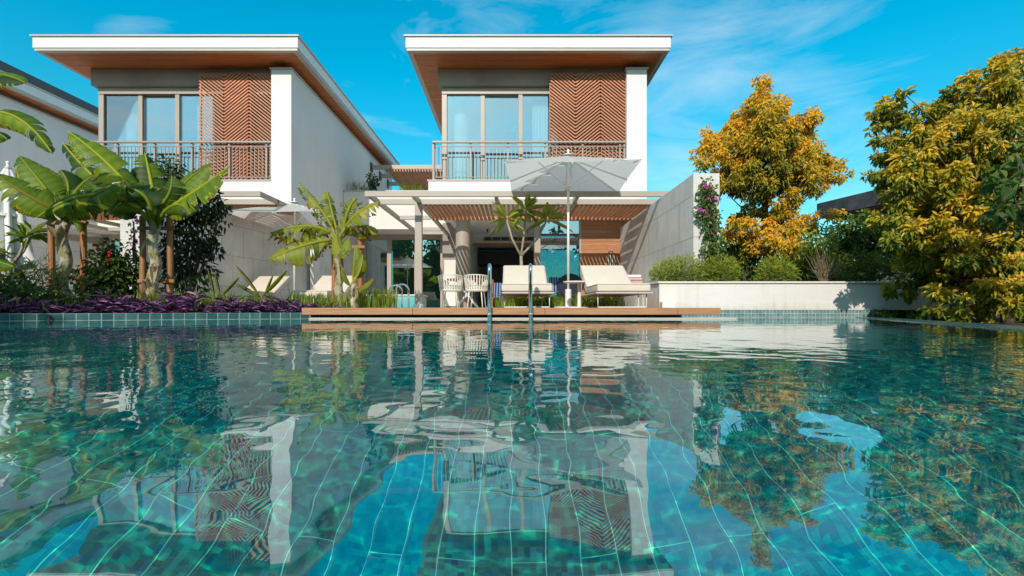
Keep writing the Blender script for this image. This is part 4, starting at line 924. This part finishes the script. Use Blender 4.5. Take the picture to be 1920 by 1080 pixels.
# purple ground cover along the curb
g_ = MB()
for i in range(1250):
    x = -7.7+R.rand()*5.15; y = curby(x)+.22+abs(R.normal())*.36; hgt = max(0, .03+R.normal()*.05)*(1+.75*math.sin(x*5.1)*math.sin(x*2.3+1))
    if math.sin(x*7.3+2)*math.sin(x*3.7) > .55 and R.rand() < .8: continue
    if y > 7.9: continue
    n = 7; an = R.uniform(0, 6.28, n); D = np.stack([np.cos(an), np.sin(an), R.uniform(-.2, .9, n)], 1)
    leaves(g_, np.tile([x, y, E-.05+hgt], (n, 1)), D, .15, .017, np.clip(.38+R.normal(size=n)*.32, 0, 1), fold=.3)
setp(g_.build('ground_cover', 'leaf_purple', loc=(-6, 5.5, E-.05)), 'purple-leaved ground cover spilling over the left tiled curb', 'ground cover', kind='stuff')

# flowering vine on the end of the right concrete wall
def vine(label, d, line, Lg, mat, n, flw):
    v = thing('bougainvillea', label, 'climbing plant', P(*line[0][:2], d), 'flowering climbers on the wall ends'); mb = MB(); st = MB(); fl_ = MB()
    st.tube([P(x, y, d+.05) for x, y, r in line], [.022-.016*i/len(line) for i in range(len(line))], 6)
    for x, y, r in line:
        clump(mb, P(x, y, d-.03), r/F*d, int(n*r/20), Lg, Lg*.6, .5, droop=.6, sq=(1, .45, 1))
    for x, y, k in flw:
        c = np.array(P(x, y, d-.16)); fl_ = MB(); leaves(fl_, c+R.normal(size=(k, 3))*.02, R.normal(size=(k, 3))+np.array([0, -.6, 0]), .05, .045, .5); fl_.build('flower', 'flower_magenta', v)
    mb.build('foliage', mat, v); st.build('stem', 'bark', v, smooth=True); return v
vine('bougainvillea with magenta flowers climbing the end of the right concrete wall', 7.5, [(1338, 520, 22), (1340, 495, 24), (1336, 470, 24), (1340, 445, 22), (1332, 425, 20), (1338, 405, 18), (1328, 388, 16), (1322, 368, 18), (1335, 360, 16), (1325, 348, 14), (1316, 395, 14), (1345, 470, 20)], .06, 'leaf_vine', 90,
     [(1328, 350, 5), (1318, 346, 4), (1338, 372, 7), (1345, 378, 5), (1316, 392, 6), (1324, 402, 5), (1338, 440, 2), (1326, 368, 4)])
vine('bougainvillea with violet flowers beside the stakes of the tallest banana plant', 7.9, [(252, 490, 18), (250, 465, 16), (252, 440, 13), (250, 415, 11), (256, 500, 20)], .055, 'leaf_vine', 40, [(254, 408, 12), (250, 433, 10), (252, 452, 9), (247, 468, 6), (258, 480, 6)])
# grasses on the roof terrace
for k, (px, d, h, lab) in enumerate(((668, 15.5, .55, 'dry grass tuft on the roof terrace nearest the middle villa'), (683, 15.6, .35, 'small dry grass tuft on the roof terrace, second from the middle villa'), (752, 15.7, .5, 'straw coloured grass tuft on the roof terrace under the high pergola'), (775, 15.7, .45, 'dry grass tuft on the roof terrace left of the balcony'), (790, 15.7, .4, 'dry grass tuft on the roof terrace touching the balcony'))):
    v = thing('grass_tuft', lab, 'ornamental grass', P(px, 352, d), 'grass tufts on the roof terrace'); g_ = MB(); c = P(px, 352, d); c.z = E+3.69
    for i in range(5): blades(g_, c+Vector((R.normal()*.1, 0, 0)), 14, h, .012, .6, spread=.8, bend=.6)
    g_.build('blades', 'leaf_grass' if px > 700 else 'leaf_dry', v)
shrub('small dark potted shrub on the roof terrace against the middle villa wall', 'shrub', 16, [(697, 335, 9), (702, 343, 10), (698, 350, 8)], .09, .05, 'leaf_dark', (698, 356), dens=1.5)

# planter shrubs
SB = 'clipped rosemary balls in the planter'
for lab, d, cl in (('clipped rosemary mound at the left end of the planter', 7.45, [(1246, 513, 23), (1262, 509, 25), (1288, 508, 30), (1236, 518, 15), (1306, 516, 18)]),
                   ('round clipped rosemary ball in front of the magenta vine', 7.42, [(1350, 510, 32), (1341, 514, 24), (1362, 514, 24)]),
                   ('round clipped rosemary ball in front of the yellow tree trunk', 7.45, [(1455, 511, 30), (1442, 515, 22), (1468, 515, 23)])):
    shrub(lab, 'rosemary', d, [(x, y, r, 0) for x, y, r in cl], .085, .009, 'leaf_needle', (cl[0][0], 535), dens=5.5, tone=.45, droop=-.5, spread=.45, group=SB, stems=2)
shrub('olive-leaved shrub right of the yellow tree trunk', 'shrub', 8.6, [(1500, 460, 34), (1490, 495, 34), (1535, 450, 30), (1545, 490, 34), (1520, 510, 30), (1575, 505, 26), (1480, 435, 20)], .075, .022, 'leaf_needle', (1515, 530), dens=2.2, tone=.4)
shrub('dark glossy evergreen shrub under the dark roof of the neighbour house', 'shrub', 9.2, [(1590, 440, 34), (1620, 430, 34), (1655, 440, 36), (1605, 475, 36), (1650, 480, 38), (1570, 465, 24), (1690, 470, 34), (1630, 415, 20)], .085, .045, 'leaf_mid', (1625, 530), dens=2.2, tone=.28)
shrub('feathery green shrub at the right end of the planter', 'shrub', 7.6, [(1590, 510, 26), (1625, 505, 28), (1660, 508, 28), (1690, 510, 24), (1610, 490, 18), (1645, 488, 18)], .13, .009, 'leaf_mid', (1640, 530), dens=4, tone=.45, droop=-.3)
shrub('leafy shrub at the foot of the wall vine', 'shrub', 8.4, [(1385, 480, 32), (1400, 510, 26), (1380, 450, 22), (1420, 490, 26), (1405, 465, 20)], .075, .035, 'leaf_mid', (1395, 530), dens=2.0, tone=.4)
v = thing('bare_shrub', 'bare twiggy grey shrub in the planter', 'shrub', P(1545, 528, 7.6)); tw = MB()
for i in range(90):
    b0 = P(1545+R.normal()*5, 528, 7.6+R.normal()*.05); t0 = P(1545+R.normal()*17, 488+R.normal()*16, 7.6+R.normal()*.15); md = b0.lerp(t0, .5)+Vector(R.normal(size=3)*.03)
    tw.tube([b0, md, t0], [.005, .004, .0015], 4, cap=False)
tw.build('twigs', 'leaf_dry', v)
# trees
def tree(label, d, base, fork, clumps, Lg, Wd, mat, dens, rt, nm='yellow_tree', cat='tree', droop=.75, tone=.5, zb=None, group=None):
    B = P(*base, d)
    if zb is not None: B.z = zb
    v = thing(nm, label, cat, B, group); tr = MB(); lf = MB(); K = P(*fork, d)
    top = max(clumps, key=lambda c: -c[1]); ax = [B, B.lerp(K, .5)+Vector((.04, 0, 0)), K, K.lerp(P(top[0], top[1], d), .5)+Vector((-.03, .03, 0)), P(top[0], top[1], d)]
    tr.tube(ax, [rt, rt*.85, rt*.7, rt*.35, rt*.1], 10)
    for c_ in clumps:
        px, py, rp = c_[:3]; tn = c_[3] if len(c_) > 3 else tone; dz = c_[4] if len(c_) > 4 else R.uniform(-1, 1)*(.55 if rp > 22 else .3)
        c = P(px, py, d+dz); r = rp/F*(d+dz)*1.12; n = int(dens*(r/.35)**2.0)
        # several small sprays inside each clump keep gaps between them
        for k in range(max(4, int(14*(r/.35)**1.3))):
            q = c+Vector(ball(1, .25)[0])*r*.86; rr_ = r*R.uniform(.22, .40); s_n = max(5, int(n/14))
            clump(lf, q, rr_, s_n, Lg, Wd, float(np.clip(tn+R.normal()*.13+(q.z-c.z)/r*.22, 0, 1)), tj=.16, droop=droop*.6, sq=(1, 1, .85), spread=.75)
            sa = K.lerp(c, .55); tr.tube([c, c.lerp(q, .5)+Vector((0, 0, .02)), q], [.007, .005, .002], 4, cap=False)
        zt_ = min(.93, max(0, (c.z-.75*math.hypot(c.x-K.x, c.y-K.y)-K.z)/(max(.3, ax[-1].z-K.z)))); s0 = (K.lerp(ax[3], zt_*2) if zt_ < .5 else ax[3].lerp(ax[4], zt_*2-1)) if c.z > K.z else B.lerp(K, .75)
        m2 = s0.lerp(c, .5)+Vector((R.normal()*.05, R.normal()*.05, -.06)); tr.tube([s0, m2, c], [rt*.2, rt*.13, .005], 6)
    tr.build('trunk', 'bark', v, smooth=True); lf.build('crown', mat, v); return v
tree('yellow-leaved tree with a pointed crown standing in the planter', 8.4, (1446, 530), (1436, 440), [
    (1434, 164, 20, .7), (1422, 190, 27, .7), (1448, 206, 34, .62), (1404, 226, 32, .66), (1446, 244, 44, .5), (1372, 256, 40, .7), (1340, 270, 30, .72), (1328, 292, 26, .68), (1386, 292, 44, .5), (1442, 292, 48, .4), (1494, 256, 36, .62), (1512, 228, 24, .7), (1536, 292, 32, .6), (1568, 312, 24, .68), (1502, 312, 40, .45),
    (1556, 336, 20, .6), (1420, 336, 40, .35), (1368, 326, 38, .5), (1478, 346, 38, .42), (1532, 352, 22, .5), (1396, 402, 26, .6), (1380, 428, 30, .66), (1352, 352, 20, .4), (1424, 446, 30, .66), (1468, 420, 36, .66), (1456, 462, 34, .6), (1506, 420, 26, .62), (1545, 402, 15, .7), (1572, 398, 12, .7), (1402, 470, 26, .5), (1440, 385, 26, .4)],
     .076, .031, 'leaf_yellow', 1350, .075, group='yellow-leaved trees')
TB = [(1905, 130, 34, .55), (1862, 140, 34, .55), (1832, 170, 32, .5), (1870, 190, 40, .55), (1790, 190, 34, .5), (1910, 200, 40, .6), (1752, 225, 34, .55), (1700, 215, 26, .5), (1668, 205, 26, .45), (1650, 222, 20, .4), (1690, 250, 28, .45), (1740, 265, 38, .55), (1800, 245, 44, .62), (1860, 250, 44, .55), (1680, 290, 28, .45), (1655, 300, 22, .4), (1720, 310, 38, .55), (1780, 310, 46, .62),
      (1840, 320, 46, .55), (1900, 290, 44, .45), (1652, 330, 22, .45), (1700, 350, 36, .5), (1760, 365, 46, .6), (1820, 380, 46, .55), (1885, 380, 46, .4), (1690, 395, 28, .5), (1740, 410, 40, .55), (1800, 430, 46, .55), (1870, 440, 46, .45), (1690, 440, 30, .4), (1740, 465, 42, .42), (1800, 485, 46, .5), (1870, 500, 46, .45), (1720, 505, 32, .45), (1765, 525, 34, .6),
      (1820, 540, 44, .5), (1880, 555, 46, .45), (1800, 580, 26, .4), (1850, 590, 26, .4), (1915, 480, 44, .4), (1935, 560, 44, .4), (1950, 400, 50, .4), (1950, 300, 50, .4), (1960, 210, 50, .5), (1700, 470, 22, .5), (1915, 590, 24, .4)]
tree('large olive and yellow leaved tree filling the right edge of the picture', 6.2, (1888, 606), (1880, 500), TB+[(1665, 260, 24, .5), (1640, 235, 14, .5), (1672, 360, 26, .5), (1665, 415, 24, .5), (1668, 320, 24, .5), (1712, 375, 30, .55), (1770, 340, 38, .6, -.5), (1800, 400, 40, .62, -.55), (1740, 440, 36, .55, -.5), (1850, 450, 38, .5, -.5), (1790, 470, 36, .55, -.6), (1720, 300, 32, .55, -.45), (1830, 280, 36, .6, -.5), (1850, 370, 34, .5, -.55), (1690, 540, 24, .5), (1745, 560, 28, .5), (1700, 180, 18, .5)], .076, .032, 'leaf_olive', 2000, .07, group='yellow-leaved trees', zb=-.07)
tree('dark green leafy branch of a tree standing just outside the right edge', 5.0, (1990, 620), (1975, 480), [(1885, 330, 30, .5), (1905, 290, 30, .5), (1900, 370, 36, .4), (1930, 330, 46, .4), (1875, 400, 22, .4), (1915, 415, 36, .35), (1960, 400, 60, .3)], .12, .065, 'leaf_mid', 150, .06, nm='green_tree', tone=.4, zb=-.07)
for k, (px, d, lab) in enumerate(((1660, 6.9, 'low green plant at the pool border, left of the big tree'), (1745, 6.6, 'low green plant at the pool border under the big tree'))):
    v = thing('strap_plant', lab, 'low plant', P(px, 598, d), 'low plants at the foot of the planter'); g_ = MB()
    for i in range(9): blades(g_, (P(px, 598, d).x+R.normal()*.12, d+R.normal()*.1, -.065), 9, .22, .03, .35, spread=.8)
    g_.build('blades', 'leaf_mid', v)
# greenery beyond the garden and, behind the camera, the hedge that the glass doors mirror
def hedge(label, x0, x1, y0, y1, h, n, tone=.35, z0=-.16):
    mb = MB(); C = np.stack([R.uniform(x0, x1, n), R.uniform(y0, y1, n), z0+h*R.uniform(0, 1, n)**.7], 1); C[:, 2] *= .8+.25*np.sin(C[:, 0]*1.3)*np.sin(C[:, 0]*.53+1)
    leaves(mb, C, R.normal(size=(n, 3))+np.array([0, 0, -.2]), .045*h+.12, .025*h+.07, np.clip(tone+R.normal(size=n)*.2, 0, 1))
    nx = 150; top = lambda x: z0+h*(.62+.2*math.sin(x*1.3)*math.sin(x*.53+1)+.06*math.sin(x*4.1))
    xs3 = np.linspace(x0, x1, nx); yc = (y0+y1)/2; k = len(mb.v)
    mb.add([(x, yc+sg*.3*(y1-y0)*(1+.3*math.sin(x*3)), z) for x in xs3 for sg, z in ((-1, z0), (-1, top(x)), (1, top(x)), (1, z0))],
           [(4*i+j, 4*i+j+1, 4*i+j+5, 4*i+j+4) for i in range(nx-1) for j in range(3)], .12)
    return setp(mb.build('hedge', 'leaf_mid', loc=((x0+x1)/2, (y0+y1)/2, z0)), label, 'hedge', kind='stuff')
hedge('dense green hedge far behind the planter on the right', 4, 34, 24, 27, 4.3, 9000)
hedge('tall green hedge on the near side of the pool, mirrored in the glass doors', -62, 30, -25, -22, 10.0, 24000)

tw_ = thing('shade_tree', 'tree on the near left bank whose crown dapples the left bed with shade', 'tree', (-8.6, -3.2, -.1)); tr = MB(); lf = MB()
tr.tube([(-8.6, -3.2, -.1), (-8.5, -3.1, 2.2), (-8.4, -3.0, 4.0), (-8.4, -3, 5.4)], [.13, .11, .08, .02], 10)
for k in range(16):
    q = Vector((-8.5, -3.0, 4.75))+Vector(ball(1)[0])*1.25; tr.tube([(-8.5, -3.1, 2.6+k*.1), Vector((-8.5, -3.1, 3.3+k*.06)).lerp(q, .6), q], [.04, .025, .006], 6)
    clump(lf, q, .48, 130, .17, .09, .4)
tr.build('trunk', 'bark', tw_, smooth=True); lf.build('crown', 'leaf_mid', tw_)
